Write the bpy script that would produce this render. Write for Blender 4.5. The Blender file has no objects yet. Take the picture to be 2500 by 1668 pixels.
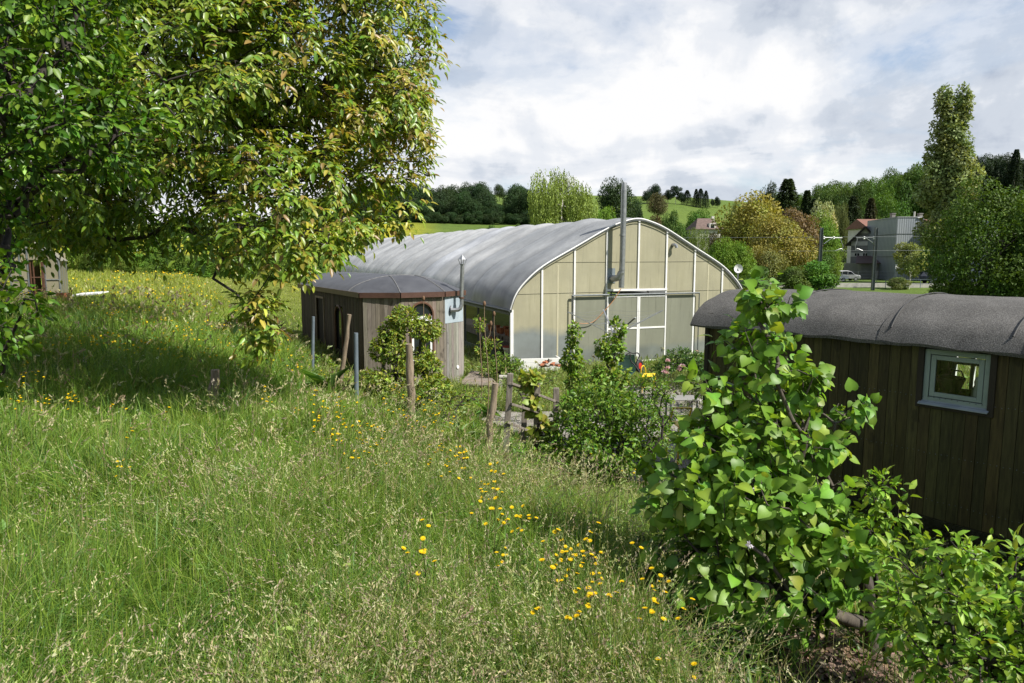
import bpy, math, random
import numpy as np
from mathutils import Vector, Matrix
random.seed(11)
rng = np.random.default_rng(11)
C = bpy.context.scene.collection
R = math.radians
# ------------------------------------------------------------------ camera
FPX, CX, CY, HZ, CAMZ = 1667.0, 1250.0, 834.0, 635.0, 3.4
PITCH = math.atan((CY - HZ) / FPX)
cp, sp = math.cos(PITCH), math.sin(PITCH)

def ray(u, v):
    a, b = (u - CX) / FPX, -(v - CY) / FPX
    return np.array([a, b * sp + cp, b * cp - sp])

def P(u, v, D):
    """point seen at photo position (u, v) at distance D in front of the lens"""
    d = ray(u, v)
    return np.array([0, 0, CAMZ]) + d * (D / d[1])

cam = bpy.data.cameras.new('camera'); cam.sensor_width = 36; cam.lens = 36 * FPX / 2500
cam.clip_end = 6000; cam.clip_start = 0.05
camo = bpy.data.objects.new('camera', cam); C.objects.link(camo)
camo.location = (0, 0, CAMZ); camo.rotation_euler = (R(90) - PITCH, 0, 0)
bpy.context.scene.camera = camo

# ------------------------------------------------------------------ light
SUN = Vector((0.62, -0.33, 0.80)).normalized()
EXPO = 0.62
sl = bpy.data.lights.new('sun', 'SUN'); sl.energy = 5.0; sl.angle = R(0.5); sl.color = (1, .95, .86)
so = bpy.data.objects.new('sun', sl); C.objects.link(so)
so.rotation_euler = SUN.to_track_quat('Z', 'Y').to_euler(); so.location = (20, -10, 40)
sc = bpy.context.scene
sc.view_settings.view_transform = 'Standard'; sc.view_settings.look = 'None'
sc.view_settings.exposure = EXPO; sc.view_settings.gamma = 1
cy = sc.cycles
cy.max_bounces = 7; cy.diffuse_bounces = 3; cy.glossy_bounces = 2; cy.transmission_bounces = 5
cy.transparent_max_bounces = 6; cy.use_denoising = True; cy.caustics_reflective = False; cy.caustics_refractive = False
cy.sample_clamp_indirect = 6

def make_world():
    w = bpy.data.worlds.new('World'); sc.world = w; w.use_nodes = True
    nt = w.node_tree; N = nt.nodes; L = nt.links
    for n in list(N): N.remove(n)
    def n(t, **k):
        o = N.new(t)
        for a, b in k.items(): setattr(o, a, b)
        return o
    def math_(op, a, b=None):
        m = n('ShaderNodeMath', operation=op)
        for i, x in enumerate((a, b)):
            if x is None: continue
            if isinstance(x, (int, float)): m.inputs[i].default_value = x
            else: L.new(x, m.inputs[i])
        return m.outputs[0]
    out = n('ShaderNodeOutputWorld'); bg = n('ShaderNodeBackground'); bg.inputs[1].default_value = 0.1
    sky = n('ShaderNodeTexSky', sky_type='NISHITA', sun_disc=False)
    sky.sun_elevation = math.asin(SUN.z); sky.sun_rotation = math.atan2(SUN.x, SUN.y)
    sky.air_density = 1.0; sky.dust_density = 1.0; sky.ozone_density = 1.5
    tc = n('ShaderNodeTexCoord'); sep = n('ShaderNodeSeparateXYZ'); L.new(tc.outputs['Generated'], sep.inputs[0])
    zc = math_('ADD', math_('MAXIMUM', sep.outputs[2], 0.0), 0.16)
    cmb = n('ShaderNodeCombineXYZ')
    L.new(math_('DIVIDE', sep.outputs[0], zc), cmb.inputs[0]); L.new(math_('DIVIDE', sep.outputs[1], zc), cmb.inputs[1])
    def noise(vec, scale, detail, rough, dist, off):
        mp = n('ShaderNodeMapping'); mp.inputs['Location'].default_value = off
        L.new(vec, mp.inputs['Vector'])
        t = n('ShaderNodeTexNoise'); t.inputs['Scale'].default_value = scale; t.inputs['Detail'].default_value = detail
        t.inputs['Roughness'].default_value = rough; t.inputs['Distortion'].default_value = dist
        L.new(mp.outputs[0], t.inputs['Vector']); return t.outputs['Fac']
    def ramp(fac, stops):
        r = n('ShaderNodeValToRGB'); r.color_ramp.interpolation = 'EASE'
        el = r.color_ramp.elements
        while len(el) < len(stops): el.new(0.5)
        for e, (p, c) in zip(el, stops): e.position = p; e.color = (*c, 1)
        L.new(fac, r.inputs[0]); return r.outputs[0]
    g = lambda x: (x, x, x)
    cover = noise(cmb.outputs[0], 0.95, 12, .58, .35, (3.1, 1.7, 0))
    # cloud thinned towards the unseen zenith to lower the ambient light
    thin = math_('MULTIPLY', math_('MAXIMUM', math_('SUBTRACT', sep.outputs[2], 0.45), 0.0), 1.1)
    cov = ramp(math_('SUBTRACT', cover, thin), [(.32, g(.15)), (.415, g(.75)), (.49, g(1))])
    shade = noise(cmb.outputs[0], 1.15, 9, .55, .5, (7.3, 4.2, 0))
    puff = noise(tc.outputs['Generated'], 7.5, 10, .58, .25, (1.4, 0.6, 2.2))
    sh = math_('ADD', math_('MULTIPLY', shade, .52), math_('MULTIPLY', puff, .48))
    # heavier, darker cloud towards the right of the view (azimuth of the sun side)
    sh = math_('SUBTRACT', sh, math_('MULTIPLY', math_('MAXIMUM', math_('SUBTRACT', sep.outputs[0], 0.12), 0.0), 0.20))
    # unseen sky behind the view, darkened to lower the ambient light
    sh = math_('SUBTRACT', sh, math_('MULTIPLY', math_('MAXIMUM', math_('MULTIPLY', sep.outputs[1], -1.0), 0.0), 0.16))
    ccol = ramp(sh, [(.31, (2.8, 3.2, 3.95)), (.405, (4.2, 4.55, 5.1)), (.46, (5.4, 5.6, 5.95)), (.53, (6.5, 6.5, 6.55))])
    mix = n('ShaderNodeMix', data_type='RGBA'); L.new(cov, mix.inputs['Factor'])
    L.new(sky.outputs[0], mix.inputs['A']); L.new(ccol, mix.inputs['B'])
    L.new(mix.outputs['Result'], bg.inputs[0]); L.new(bg.outputs[0], out.inputs[0])
make_world()

# ------------------------------------------------------------------ objects
def link(name, data, parent=None):
    o = bpy.data.objects.new(name, data); C.objects.link(o)
    if parent is not None:
        o.parent = parent; o.matrix_parent_inverse = Matrix.Translation(parent.location).inverted()
    return o
def tag(o, label, cat, group=None, kind=None):
    if label: o['label'] = label
    if cat: o['category'] = cat
    if group: o['group'] = group
    if kind: o['kind'] = kind
    return o
def thing(name, loc, label, cat, group=None):
    o = bpy.data.objects.new(name, None); C.objects.link(o); o.empty_display_size = .1
    o.location = tuple(float(q) for q in loc); return tag(o, label, cat, group)
def copy_tree(o, parent=None):
    c = o.copy(); C.objects.link(c)
    if parent is not None: c.parent = parent
    for ch in list(o.children): copy_tree(ch, c)
    return c

# ------------------------------------------------------------------ materials
def new_mat(name):
    m = bpy.data.materials.new(name); m.use_nodes = True
    nt = m.node_tree; nt.nodes.clear()
    return m, nt
def NODE(nt, t, **k):
    o = nt.nodes.new(t)
    for a, b in k.items():
        if a.startswith('i_'): o.inputs[a[2:].replace('_', ' ')].default_value = b
        else: setattr(o, a, b)
    return o
def MIXC(nt, fac, a, b, blend='MIX'):
    m = NODE(nt, 'ShaderNodeMix', data_type='RGBA', blend_type=blend)
    for s, x in (('Factor', fac), ('A', a), ('B', b)):
        if isinstance(x, (int, float)): m.inputs[s].default_value = x
        elif isinstance(x, tuple): m.inputs[s].default_value = (*x[:3], 1)
        else: nt.links.new(x, m.inputs[s])
    return m.outputs['Result']
def NOISE(nt, scale=5, detail=5, rough=.55, stretch=(1, 1, 1), coord='Object', dist=0, off=(0, 0, 0)):
    tc = NODE(nt, 'ShaderNodeTexCoord'); mp = NODE(nt, 'ShaderNodeMapping')
    mp.inputs['Scale'].default_value = stretch; mp.inputs['Location'].default_value = off
    nt.links.new(tc.outputs[coord], mp.inputs[0])
    t = NODE(nt, 'ShaderNodeTexNoise'); t.inputs['Scale'].default_value = scale; t.inputs['Detail'].default_value = detail
    t.inputs['Roughness'].default_value = rough; t.inputs['Distortion'].default_value = dist
    nt.links.new(mp.outputs[0], t.inputs['Vector']); return t.outputs['Fac']
def RAMP(nt, fac, stops):
    r = NODE(nt, 'ShaderNodeValToRGB'); el = r.color_ramp.elements
    while len(el) < len(stops): el.new(.5)
    for e, (p, c) in zip(el, stops):
        e.position = p; e.color = (c, c, c, 1) if isinstance(c, (int, float)) else (*c[:3], 1)
    nt.links.new(fac, r.inputs[0]); return r.outputs[0]
def BUMP(nt, h, strength=.3, dist=.02):
    b = NODE(nt, 'ShaderNodeBump'); b.inputs['Strength'].default_value = strength; b.inputs['Distance'].default_value = dist
    nt.links.new(h, b.inputs['Height']); return b.outputs[0]
def FINISH(nt, col, rough=.6, metal=0, spec=.4, normal=None, transl=0, tcol=None):
    out = NODE(nt, 'ShaderNodeOutputMaterial'); p = NODE(nt, 'ShaderNodeBsdfPrincipled')
    if isinstance(col, tuple): p.inputs['Base Color'].default_value = (*col[:3], 1)
    else: nt.links.new(col, p.inputs['Base Color'])
    if isinstance(rough, (int, float)): p.inputs['Roughness'].default_value = rough
    else: nt.links.new(rough, p.inputs['Roughness'])
    p.inputs['Metallic'].default_value = metal; p.inputs['Specular IOR Level'].default_value = spec
    if normal is not None: nt.links.new(normal, p.inputs['Normal'])
    if transl:
        t = NODE(nt, 'ShaderNodeBsdfTranslucent'); ms = NODE(nt, 'ShaderNodeMixShader'); ms.inputs[0].default_value = transl
        c = tcol if tcol is not None else col
        if isinstance(c, tuple): t.inputs[0].default_value = (*c[:3], 1)
        else: nt.links.new(c, t.inputs[0])
        nt.links.new(p.outputs[0], ms.inputs[1]); nt.links.new(t.outputs[0], ms.inputs[2]); nt.links.new(ms.outputs[0], out.inputs[0])
    else: nt.links.new(p.outputs[0], out.inputs[0])
def COL(nt):
    return NODE(nt, 'ShaderNodeAttribute', attribute_name='Col').outputs['Color']

def simple(name, c1, c2=None, scale=6, rough=.6, metal=0, spec=.4, stretch=(1, 1, 1), bump=.0, bscale=None, lo=.35, hi=.65, detail=6, use_col=False):
    m, nt = new_mat(name)
    c2 = c2 or tuple(x * .7 for x in c1)
    f = RAMP(nt, NOISE(nt, scale, detail, .6, stretch), [(lo, 0.0), (hi, 1.0)])
    col = MIXC(nt, f, c1, c2)
    if use_col: col = MIXC(nt, 1.0, col, COL(nt), 'MULTIPLY')
    nrm = BUMP(nt, NOISE(nt, bscale or scale * 4, 4, .6, stretch), bump, .01) if bump else None
    FINISH(nt, col, rough, metal, spec, nrm)
    return m
def leafmat(name, rough=.45, spec=.35, transl=.34, tboost=(1.5, 1.35, .55)):
    m, nt = new_mat(name)
    oi = NODE(nt, 'ShaderNodeObjectInfo')
    c = MIXC(nt, 1.0, COL(nt), oi.outputs['Color'], 'MULTIPLY')
    tcol = MIXC(nt, 1.0, c, tboost, 'MULTIPLY')
    FINISH(nt, c, rough, 0, spec, None, transl, tcol)
    return m
M = {}
M['leaf'] = leafmat('leaf')
M['glossy_leaf'] = leafmat('glossy leaf', .36, .45, .36)
M['grass'] = leafmat('grass blade', .5, .3, .34, (1.25, 1.25, .6))
M['far_leaf'] = leafmat('tree foliage', .6, .2, .26)
M['petal'] = leafmat('petal', .6, .2, .3, (1.2, 1.1, .8))
M['bark'] = simple('bark', (.10, .085, .065), (.05, .042, .034), 14, .9, bump=.6, stretch=(1, 1, .3))
M['dark_bark'] = simple('dark twig bark', (.045, .036, .03), (.025, .02, .018), 20, .85)
M['birch_bark'] = simple('birch bark', (.55, .52, .47), (.10, .09, .08), 6, .8, stretch=(1, 1, 4), lo=.5, hi=.6)
M['post_wood'] = simple('weathered post wood', (.30, .24, .17), (.14, .105, .075), 9, .85, bump=.5, stretch=(4, 4, .5))
M['grey_wood'] = simple('grey weathered wood', (.25, .22, .185), (.13, .11, .09), 9, .85, bump=.4, stretch=(5, 5, .6))
M['steel'] = simple('galvanised steel', (.42, .43, .44), (.30, .31, .32), 9, .42, .75, bump=0)
M['steel_dark'] = simple('dark grey steel', (.13, .145, .15), (.09, .10, .105), 7, .5, .4)
M['blue_steel'] = simple('blue grey pole', (.17, .21, .25), (.12, .15, .18), 6, .55, .3)
M['white_paint'] = simple('white paint', (.78, .78, .77), (.62, .62, .60), 3, .45, lo=.45, hi=.8)
M['black'] = simple('black rubber', (.02, .02, .02), (.035, .035, .035), 9, .6)
M['red'] = simple('red paint', (.45, .03, .02), (.30, .025, .02), 6, .45)
M['yellow'] = simple('yellow paint', (.80, .58, .02), (.65, .42, .02), 7, .45)
M['terracotta'] = simple('terracotta', (.42, .16, .08), (.30, .11, .06), 8, .8)
M['stone'] = simple('pale stone', (.42, .40, .36), (.27, .26, .23), 6, .85, bump=.4)
M['flower_white'] = simple('white petal', (.8, .78, .76), (.7, .66, .68), 8, .6)

# ------------------------------------------------------------------ mesh collecting
def unit(v):
    v = np.asarray(v, float); return v / (np.linalg.norm(v) + 1e-12)
class MB:
    def __init__(s): s.v = []; s.f = []; s.c = []; s.col = (1, 1, 1)
    def add(s, vs, fs):
        n = len(s.v)
        s.v += [tuple(float(q) for q in x) for x in vs]; s.c += [s.col] * len(vs)
        s.f += [tuple(int(i) + n for i in f) for f in fs]; return s
    def hexa(s, o, a, b, c):
        o, a, b, c = (np.asarray(x, float) for x in (o, a, b, c))
        vs = [o, o + a, o + a + b, o + b, o + c, o + a + c, o + a + b + c, o + b + c]
        if np.dot(np.cross(a, b), c) < 0: fs = [(0, 1, 2, 3), (7, 6, 5, 4), (4, 5, 1, 0), (5, 6, 2, 1), (6, 7, 3, 2), (7, 4, 0, 3)]
        else: fs = [(3, 2, 1, 0), (4, 5, 6, 7), (0, 1, 5, 4), (1, 2, 6, 5), (2, 3, 7, 6), (3, 0, 4, 7)]
        return s.add(vs, fs)
    def box(s, c, size, ax=None):
        ax = np.eye(3) if ax is None else np.asarray(ax, float)
        e = [ax[i] * size[i] for i in range(3)]
        return s.hexa(np.asarray(c, float) - sum(e) / 2, *e)
    def bar(s, p, q, w, h=None, side=None):
        p, q = np.asarray(p, float), np.asarray(q, float); h = h or w
        d = unit(q - p)
        if side is None: side = np.cross(d, (0, 0, 1)) if abs(d[2]) < .95 else np.cross(d, (0, 1, 0))
        side = unit(side - d * np.dot(side, d)); up = np.cross(side, d)
        return s.hexa(p - side * w / 2 - up * h / 2, side * w, q - p, up * h)
    def tube(s, pts, r, n=8, cap=True):
        pts = [np.asarray(p, float) for p in pts]; k = len(pts)
        rr = [r] * k if isinstance(r, (int, float)) else list(r)
        vs = []; ref = None
        for i, p in enumerate(pts):
            d = unit(pts[min(i + 1, k - 1)] - pts[max(i - 1, 0)])
            if ref is None: ref = np.cross(d, (0, 0, 1)) if abs(d[2]) < .9 else np.cross(d, (1, 0, 0))
            x = unit(ref - d * np.dot(ref, d)); ref = x; y = np.cross(d, x)
            for j in range(n):
                a = 2 * math.pi * j / n
                vs.append(p + (x * math.cos(a) + y * math.sin(a)) * rr[i])
        fs = []
        for i in range(k - 1):
            for j in range(n):
                a, b = i * n + j, i * n + (j + 1) % n
                fs.append((a, b, b + n, a + n))
        if cap: fs.append(tuple(range(n))[::-1]); fs.append(tuple(range((k - 1) * n, k * n)))
        return s.add(vs, fs)
    def prism(s, poly, vec):
        poly = [np.asarray(p, float) for p in poly]; vec = np.asarray(vec, float); n = len(poly)
        nrm = sum(np.cross(poly[i] - poly[0], poly[(i + 1) % n] - poly[0]) for i in range(n))
        if np.dot(nrm, vec) > 0: poly = poly[::-1]
        vs = poly + [p + vec for p in poly]
        fs = [tuple(range(n)), tuple(range(2 * n - 1, n - 1, -1))]
        for i in range(n):
            j = (i + 1) % n; fs.append((i, i + n, j + n, j))
        return s.add(vs, fs)
    def grid(s, G):
        G = np.asarray(G, float); a, b = G.shape[:2]
        fs = [(i * b + j, (i + 1) * b + j, (i + 1) * b + j + 1, i * b + j + 1) for i in range(a - 1) for j in range(b - 1)]
        return s.add(G.reshape(-1, 3), fs)
    def build(s, name, mat, parent=None, smooth=False, bevel=0):
        me = bpy.data.meshes.new(name); me.from_pydata(s.v, [], s.f)
        at = me.attributes.new('Col', 'FLOAT_COLOR', 'POINT')
        at.data.foreach_set('color', np.array([(*c, 1) for c in s.c], dtype=np.float32).ravel())
        me.materials.append(mat); me.update()
        o = link(name, me, parent)
        if smooth:
            me.polygons.foreach_set('use_smooth', [True] * len(me.polygons))
            md = o.modifiers.new('edge', 'EDGE_SPLIT'); md.split_angle = R(40)
        if bevel:
            md = o.modifiers.new('bevel', 'BEVEL'); md.width = bevel; md.segments = 2; md.limit_method = 'ANGLE'
        return o

def tri_mesh(name, V, T, col, mat, parent=None, smooth=False, mats=None, midx=None):
    me = bpy.data.meshes.new(name)
    V = np.ascontiguousarray(V, dtype=np.float32); T = np.ascontiguousarray(T, dtype=np.int32)
    me.vertices.add(len(V)); me.vertices.foreach_set('co', V.ravel())
    me.loops.add(T.size); me.loops.foreach_set('vertex_index', T.ravel())
    me.polygons.add(len(T)); me.polygons.foreach_set('loop_start', np.arange(0, T.size, 3, dtype=np.int32))
    if smooth: me.polygons.foreach_set('use_smooth', np.ones(len(T), dtype=bool))
    me.materials.append(mat)
    me.update(calc_edges=True)
    if col is not None:
        at = me.attributes.new('Col', 'FLOAT_COLOR', 'POINT')
        c4 = np.ones((len(V), 4), dtype=np.float32); c4[:, :3] = col
        at.data.foreach_set('color', c4.ravel())
    return link(name, me, parent) if name else me
def nrmz(a): return a / (np.linalg.norm(a, axis=-1, keepdims=True) + 1e-9)

# leaf templates: columns = along, across, lift ; triangles
def leaf_template(mid, side, fold=.12, curl=.18):
    v = [(t, 0, -curl * t * t) for t in mid]
    n = len(mid); k = len(side)
    for sgn in (1, -1):
        for t, w in side: v.append((t, sgn * w, fold * w * 2 - curl * t * t))
    tr = []
    for si, sgn in enumerate((1, -1)):
        b = n + si * k
        chain = [b + i for i in range(k)]
        mids = list(range(n))
        t3 = []
        # fan between midrib and side chain (equal counts: mid = side + 2)
        t3.append((mids[0], chain[0], mids[1]))
        for i in range(k - 1):
            t3.append((mids[i + 1], chain[i], chain[i + 1])); t3.append((mids[i + 1], chain[i + 1], mids[i + 2]))
        t3.append((mids[k], chain[k - 1], mids[k + 1]))
        tr += t3 if sgn < 0 else [(a, c, b_) for a, b_, c in t3]
    return np.array(v, float), np.array(tr, int)
OVATE = leaf_template((0, .33, .67, 1), ((.28, .42), (.64, .40)))
HEART = leaf_template((0, .10, .26, .46, .66, .84, 1.0), ((-.12, .20), (-.02, .41), (.19, .54), (.45, .50), (.72, .29)), .08, .34)
RHOMB = (np.array([(0, 0, 0), (.45, .5, .08), (1, 0, -.1), (.45, -.5, .08)]), np.array([(0, 2, 1), (0, 3, 2)]))

def leaves(pos, d, nrm, L, W, col, tmpl):
    tv, tt = tmpl
    x = nrmz(d); z = nrmz(nrm - x * np.sum(nrm * x, 1, keepdims=True)); y = np.cross(z, x)
    N = len(pos); K = len(tv)
    L = np.broadcast_to(L, (N,)); W = np.broadcast_to(W, (N,))
    V = (pos[:, None, :] + x[:, None, :] * (tv[None, :, 0, None] * L[:, None, None])
         + y[:, None, :] * (tv[None, :, 1, None] * W[:, None, None]) + z[:, None, :] * (tv[None, :, 2, None] * L[:, None, None]))
    T = (tt[None] + (np.arange(N) * K)[:, None, None]).reshape(-1, 3)
    cc = np.repeat(col, K, axis=0)
    if K > 4: cc = cc * np.tile(np.where(tv[:, 1] == 0, 1.22, .93), N)[:, None]      # paler midrib
    return V.reshape(-1, 3), T, cc
def join(parts):
    Vs, Ts, Cs = [], [], []; n = 0
    for V, T, c in parts:
        Vs.append(V); Ts.append(T + n); Cs.append(c); n += len(V)
    return np.concatenate(Vs), np.concatenate(Ts), np.concatenate(Cs)
def palette(n, cols, jit=.12, w=None):
    cols = np.array(cols, float); i = rng.choice(len(cols), n, p=w)
    c = cols[i] * (1 + rng.normal(0, jit, (n, 1))); c *= 1 + rng.normal(0, jit * .4, (n, 3))
    return np.clip(c, .004, .95)
def rdir(n):
    return nrmz(rng.normal(0, 1, (n, 3)))

def sample_ells(ells, n, shell=.45):
    vol = np.array([e[3] * e[4] * e[5] * (e[6] if len(e) > 6 else 1) for e in ells], float) ; vol = vol ** .85
    i = rng.choice(len(ells), n, p=vol / vol.sum())
    E = np.array([e[:6] for e in ells], float)[i]
    d = rdir(n); r = rng.random(n) ** (1 / 3.); r = np.where(rng.random(n) < shell, .8 + .25 * rng.random(n), r)
    return E[:, :3] + d * r[:, None] * E[:, 3:6]
def ell(u, v, D, rx, ry, rz, w=1):
    p = P(u, v, D); return (p[0], p[1], p[2], rx, ry, rz, w)

def skeleton(pts, root, bf=.35, r0=.0025, pw=.5):
    """joins points to a branching tree from the root (short edges, short ways back)"""
    X = np.vstack([np.asarray(root, float)[None], pts]); n = len(X)
    par = np.zeros(n, int); path = np.zeros(n); best = np.linalg.norm(X - X[0], axis=1); cost = best * (1 + bf)
    done = np.zeros(n, bool); done[0] = True; cost[0] = np.inf; order = []
    bpar = np.zeros(n, int)
    for _ in range(n - 1):
        i = int(np.argmin(cost)); done[i] = True; order.append(i); par[i] = bpar[i]
        path[i] = path[par[i]] + np.linalg.norm(X[i] - X[par[i]]); cost[i] = np.inf
        dd = np.linalg.norm(X - X[i], axis=1); c = dd + bf * (path[i] + dd)
        m = (~done) & (c < cost); cost[m] = c[m]; bpar[m] = i
    cnt = np.ones(n)
    for i in reversed(order): cnt[par[i]] += cnt[i]
    return X, par, r0 * cnt ** pw, cnt
def limb_mesh(X, par, rad, k=5, rmin=0.0, wob=0.0):
    idx = np.arange(1, len(X)); idx = idx[rad[idx] >= rmin]
    p, q = X[par[idx]], X[idx]; r1 = np.minimum(rad[par[idx]], rad[idx] * 1.6); r2 = rad[idx]
    d = nrmz(q - p); ref = np.where(np.abs(d[:, 2:3]) < .9, np.array([[0, 0, 1.]]), np.array([[1., 0, 0]]))
    x = nrmz(np.cross(d, ref)); y = np.cross(d, x)
    a = np.arange(k) * 2 * math.pi / k
    ring = x[:, None, :] * np.cos(a)[None, :, None] + y[:, None, :] * np.sin(a)[None, :, None]
    A = p[:, None, :] + ring * r1[:, None, None]; B = q[:, None, :] + ring * r2[:, None, None]
    V = np.concatenate([A, B], 1).reshape(-1, 3)
    j = np.arange(k); j2 = (j + 1) % k
    t = np.concatenate([np.stack([j, j2, j2 + k], 1), np.stack([j, j2 + k, j + k], 1)])
    T = (t[None] + (np.arange(len(idx)) * 2 * k)[:, None, None]).reshape(-1, 3)
    return V, T, np.ones((len(V), 3))

def hash2(ix, iy, s):
    h = np.sin(ix * 127.1 + iy * 311.7 + s * 74.7) * 43758.5453
    return h - np.floor(h)
def vnoise(x, y, scale, seed=0):
    x = np.asarray(x, float) / scale; y = np.asarray(y, float) / scale
    ix, iy = np.floor(x), np.floor(y); fx, fy = x - ix, y - iy
    fx = fx * fx * (3 - 2 * fx); fy = fy * fy * (3 - 2 * fy)
    a, b = hash2(ix, iy, seed), hash2(ix + 1, iy, seed); c, d = hash2(ix, iy + 1, seed), hash2(ix + 1, iy + 1, seed)
    return (a * (1 - fx) + b * fx) * (1 - fy) + (c * (1 - fx) + d * fx) * fy
def fbm(x, y, scale, seed=0):
    return .55 * vnoise(x, y, scale, seed) + .3 * vnoise(x, y, scale * .47, seed + 3) + .15 * vnoise(x, y, scale * .21, seed + 5)

# ------------------------------------------------------------------ terrain
_ctl = [P(525, 1015, 10), P(1000, 1064, 9), P(1190, 1168, 8), (0.0, 20.3, .12), (5.2, 22.4, .08), (8.5, 23.6, 0.0),
        P(100, 745, 25), P(250, 745, 24), (-1.3, 18.2, .10), (-3.7, 16.5, .35), (-7.2, 23.2, .75), (0, 3.0, 1.22), (-2.5, 3.4, 1.38), (2.2, 3.5, .98),
        (3.6, 4.2, .62), (5, 6, .15), (2.0, 6, .68), (0, 6, 1.02), (-4, 7, 1.32), (-8, 12, 1.52), (-14, 18, 1.75), (3, 10.5, 0.0), (6, 8, -.02), (8, 12, -.1),
        (2.9, 12.4, .02), (1.6, 10, .18), (.6, 7.7, .55), (5, 16, 0.0), (9, 19, -.05), (.5, 15, .14), (-1, 13, .28), (-3, 13, .62), (-6, 17, .95),
        (-15.6, 40, 2.2), (-22, 30, 2.05), (-32, 45, 2.6), (-10.6, 58, .75), (-7, 40, .8), (-4, 30, .45), (0, -5, 1.5), (6, -5, 1.3), (-8, -5, 1.6), (12, 0, .4),
        (15, 25, -.1), (26, 40, -.1), (20, 10, 0.0), (-20, 5, 1.7), (12, 32, 0)]
_ctl = np.array([tuple(map(float, c)) for c in _ctl]); _cxy = _ctl[:, :2]
_K = np.sqrt(((_cxy[:, None] - _cxy[None]) ** 2).sum(-1) + 1.5 ** 2)
_w = np.linalg.solve(_K + np.eye(len(_ctl)) * -.02, _ctl[:, 2] - .6)
_TU = np.array([-600, 200, 600, 830, 1250, 1600, 1900, 2200, 2500, 3300.])
_TD = np.array([45, 60, 80, 100, 130, 170, 230, 320, 450, 700, 1400.])
_TV = np.array([
    [672, 660, 645, 630, 610, 592, 574, 562, 560, 590, 620], [670, 655, 640, 625, 606, 584, 562, 552, 552, 590, 620],
    [680, 660, 640, 620, 598, 574, 554, 545, 545, 590, 620], [720, 690, 645, 608, 574, 543, 517, 490, 481, 520, 600],
    [750, 715, 662, 618, 584, 552, 522, 492, 479, 520, 600], [758, 725, 690, 655, 620, 585, 548, 505, 483, 520, 600],
    [760, 728, 703, 690, 676, 650, 595, 540, 500, 510, 600], [760, 729, 705, 691, 678, 660, 600, 525, 475, 490, 600],
    [760, 729, 705, 692, 678, 655, 575, 480, 408, 440, 600], [760, 729, 705, 692, 678, 655, 575, 480, 408, 440, 600.]])
_TZ = CAMZ + (HZ - _TV) / FPX * _TD[None, :]
def H(x, y):
    x = np.asarray(x, float); y = np.asarray(y, float); sh = np.broadcast(x, y).shape
    x = np.broadcast_to(x, sh).ravel(); y = np.broadcast_to(y, sh).ravel()
    r = np.hypot(x, y)
    near = np.zeros(len(x))
    for k in range(0, len(x), 40000):
        xx, yy = x[k:k + 40000], y[k:k + 40000]
        s_ = np.minimum(1, 75 / np.maximum(r[k:k + 40000], 1e-6))
        d = np.sqrt((xx[:, None] * s_[:, None] - _cxy[None, :, 0]) ** 2 + (yy[:, None] * s_[:, None] - _cxy[None, :, 1]) ** 2 + 1.5 ** 2)
        near[k:k + 40000] = .6 + d @ _w
    az = np.clip(np.arctan2(x, y), -.85, .88); D = np.clip(r * np.cos(az), 45, 1399); u = CX + FPX * np.tan(az)
    iu = np.clip(np.searchsorted(_TU, u) - 1, 0, len(_TU) - 2); fu = np.clip((u - _TU[iu]) / (_TU[iu + 1] - _TU[iu]), 0, 1)
    lD = np.log(D); lT = np.log(_TD); iD = np.clip(np.searchsorted(lT, lD) - 1, 0, len(_TD) - 2); fD = (lD - lT[iD]) / (lT[iD + 1] - lT[iD])
    fu = fu * fu * (3 - 2 * fu)
    z = (_TZ[iu, iD] * (1 - fu) + _TZ[iu + 1, iD] * fu) * (1 - fD) + (_TZ[iu, iD + 1] * (1 - fu) + _TZ[iu + 1, iD + 1] * fu) * fD
    w = np.clip((r - 42) / 18, 0, 1); w = w * w * (3 - 2 * w)
    out = near * (1 - w) + z * w + .10 * (vnoise(x, y, 1.7, 1) - .5) * np.clip(r / 6, 0, 1)
    return out.reshape(sh)
def hz(x, y): return float(H(np.array([x]), np.array([y]))[0])
def G(u, v, off=0.0):
    d = ray(u, v); D = np.concatenate([np.arange(1.5, 30, .05), np.arange(30, 200, .4), np.arange(200, 700, 3)])
    Q = np.array([0, 0, CAMZ])[None] + d[None] * (D / d[1])[:, None]
    below = Q[:, 2] < H(Q[:, 0], Q[:, 1]) + off
    i = int(np.argmax(below)) if below.any() else len(D) - 1
    p = Q[i].copy(); p[2] = hz(p[0], p[1]); return p
def ground_at(p): return np.array([p[0], p[1], hz(p[0], p[1])])
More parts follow.
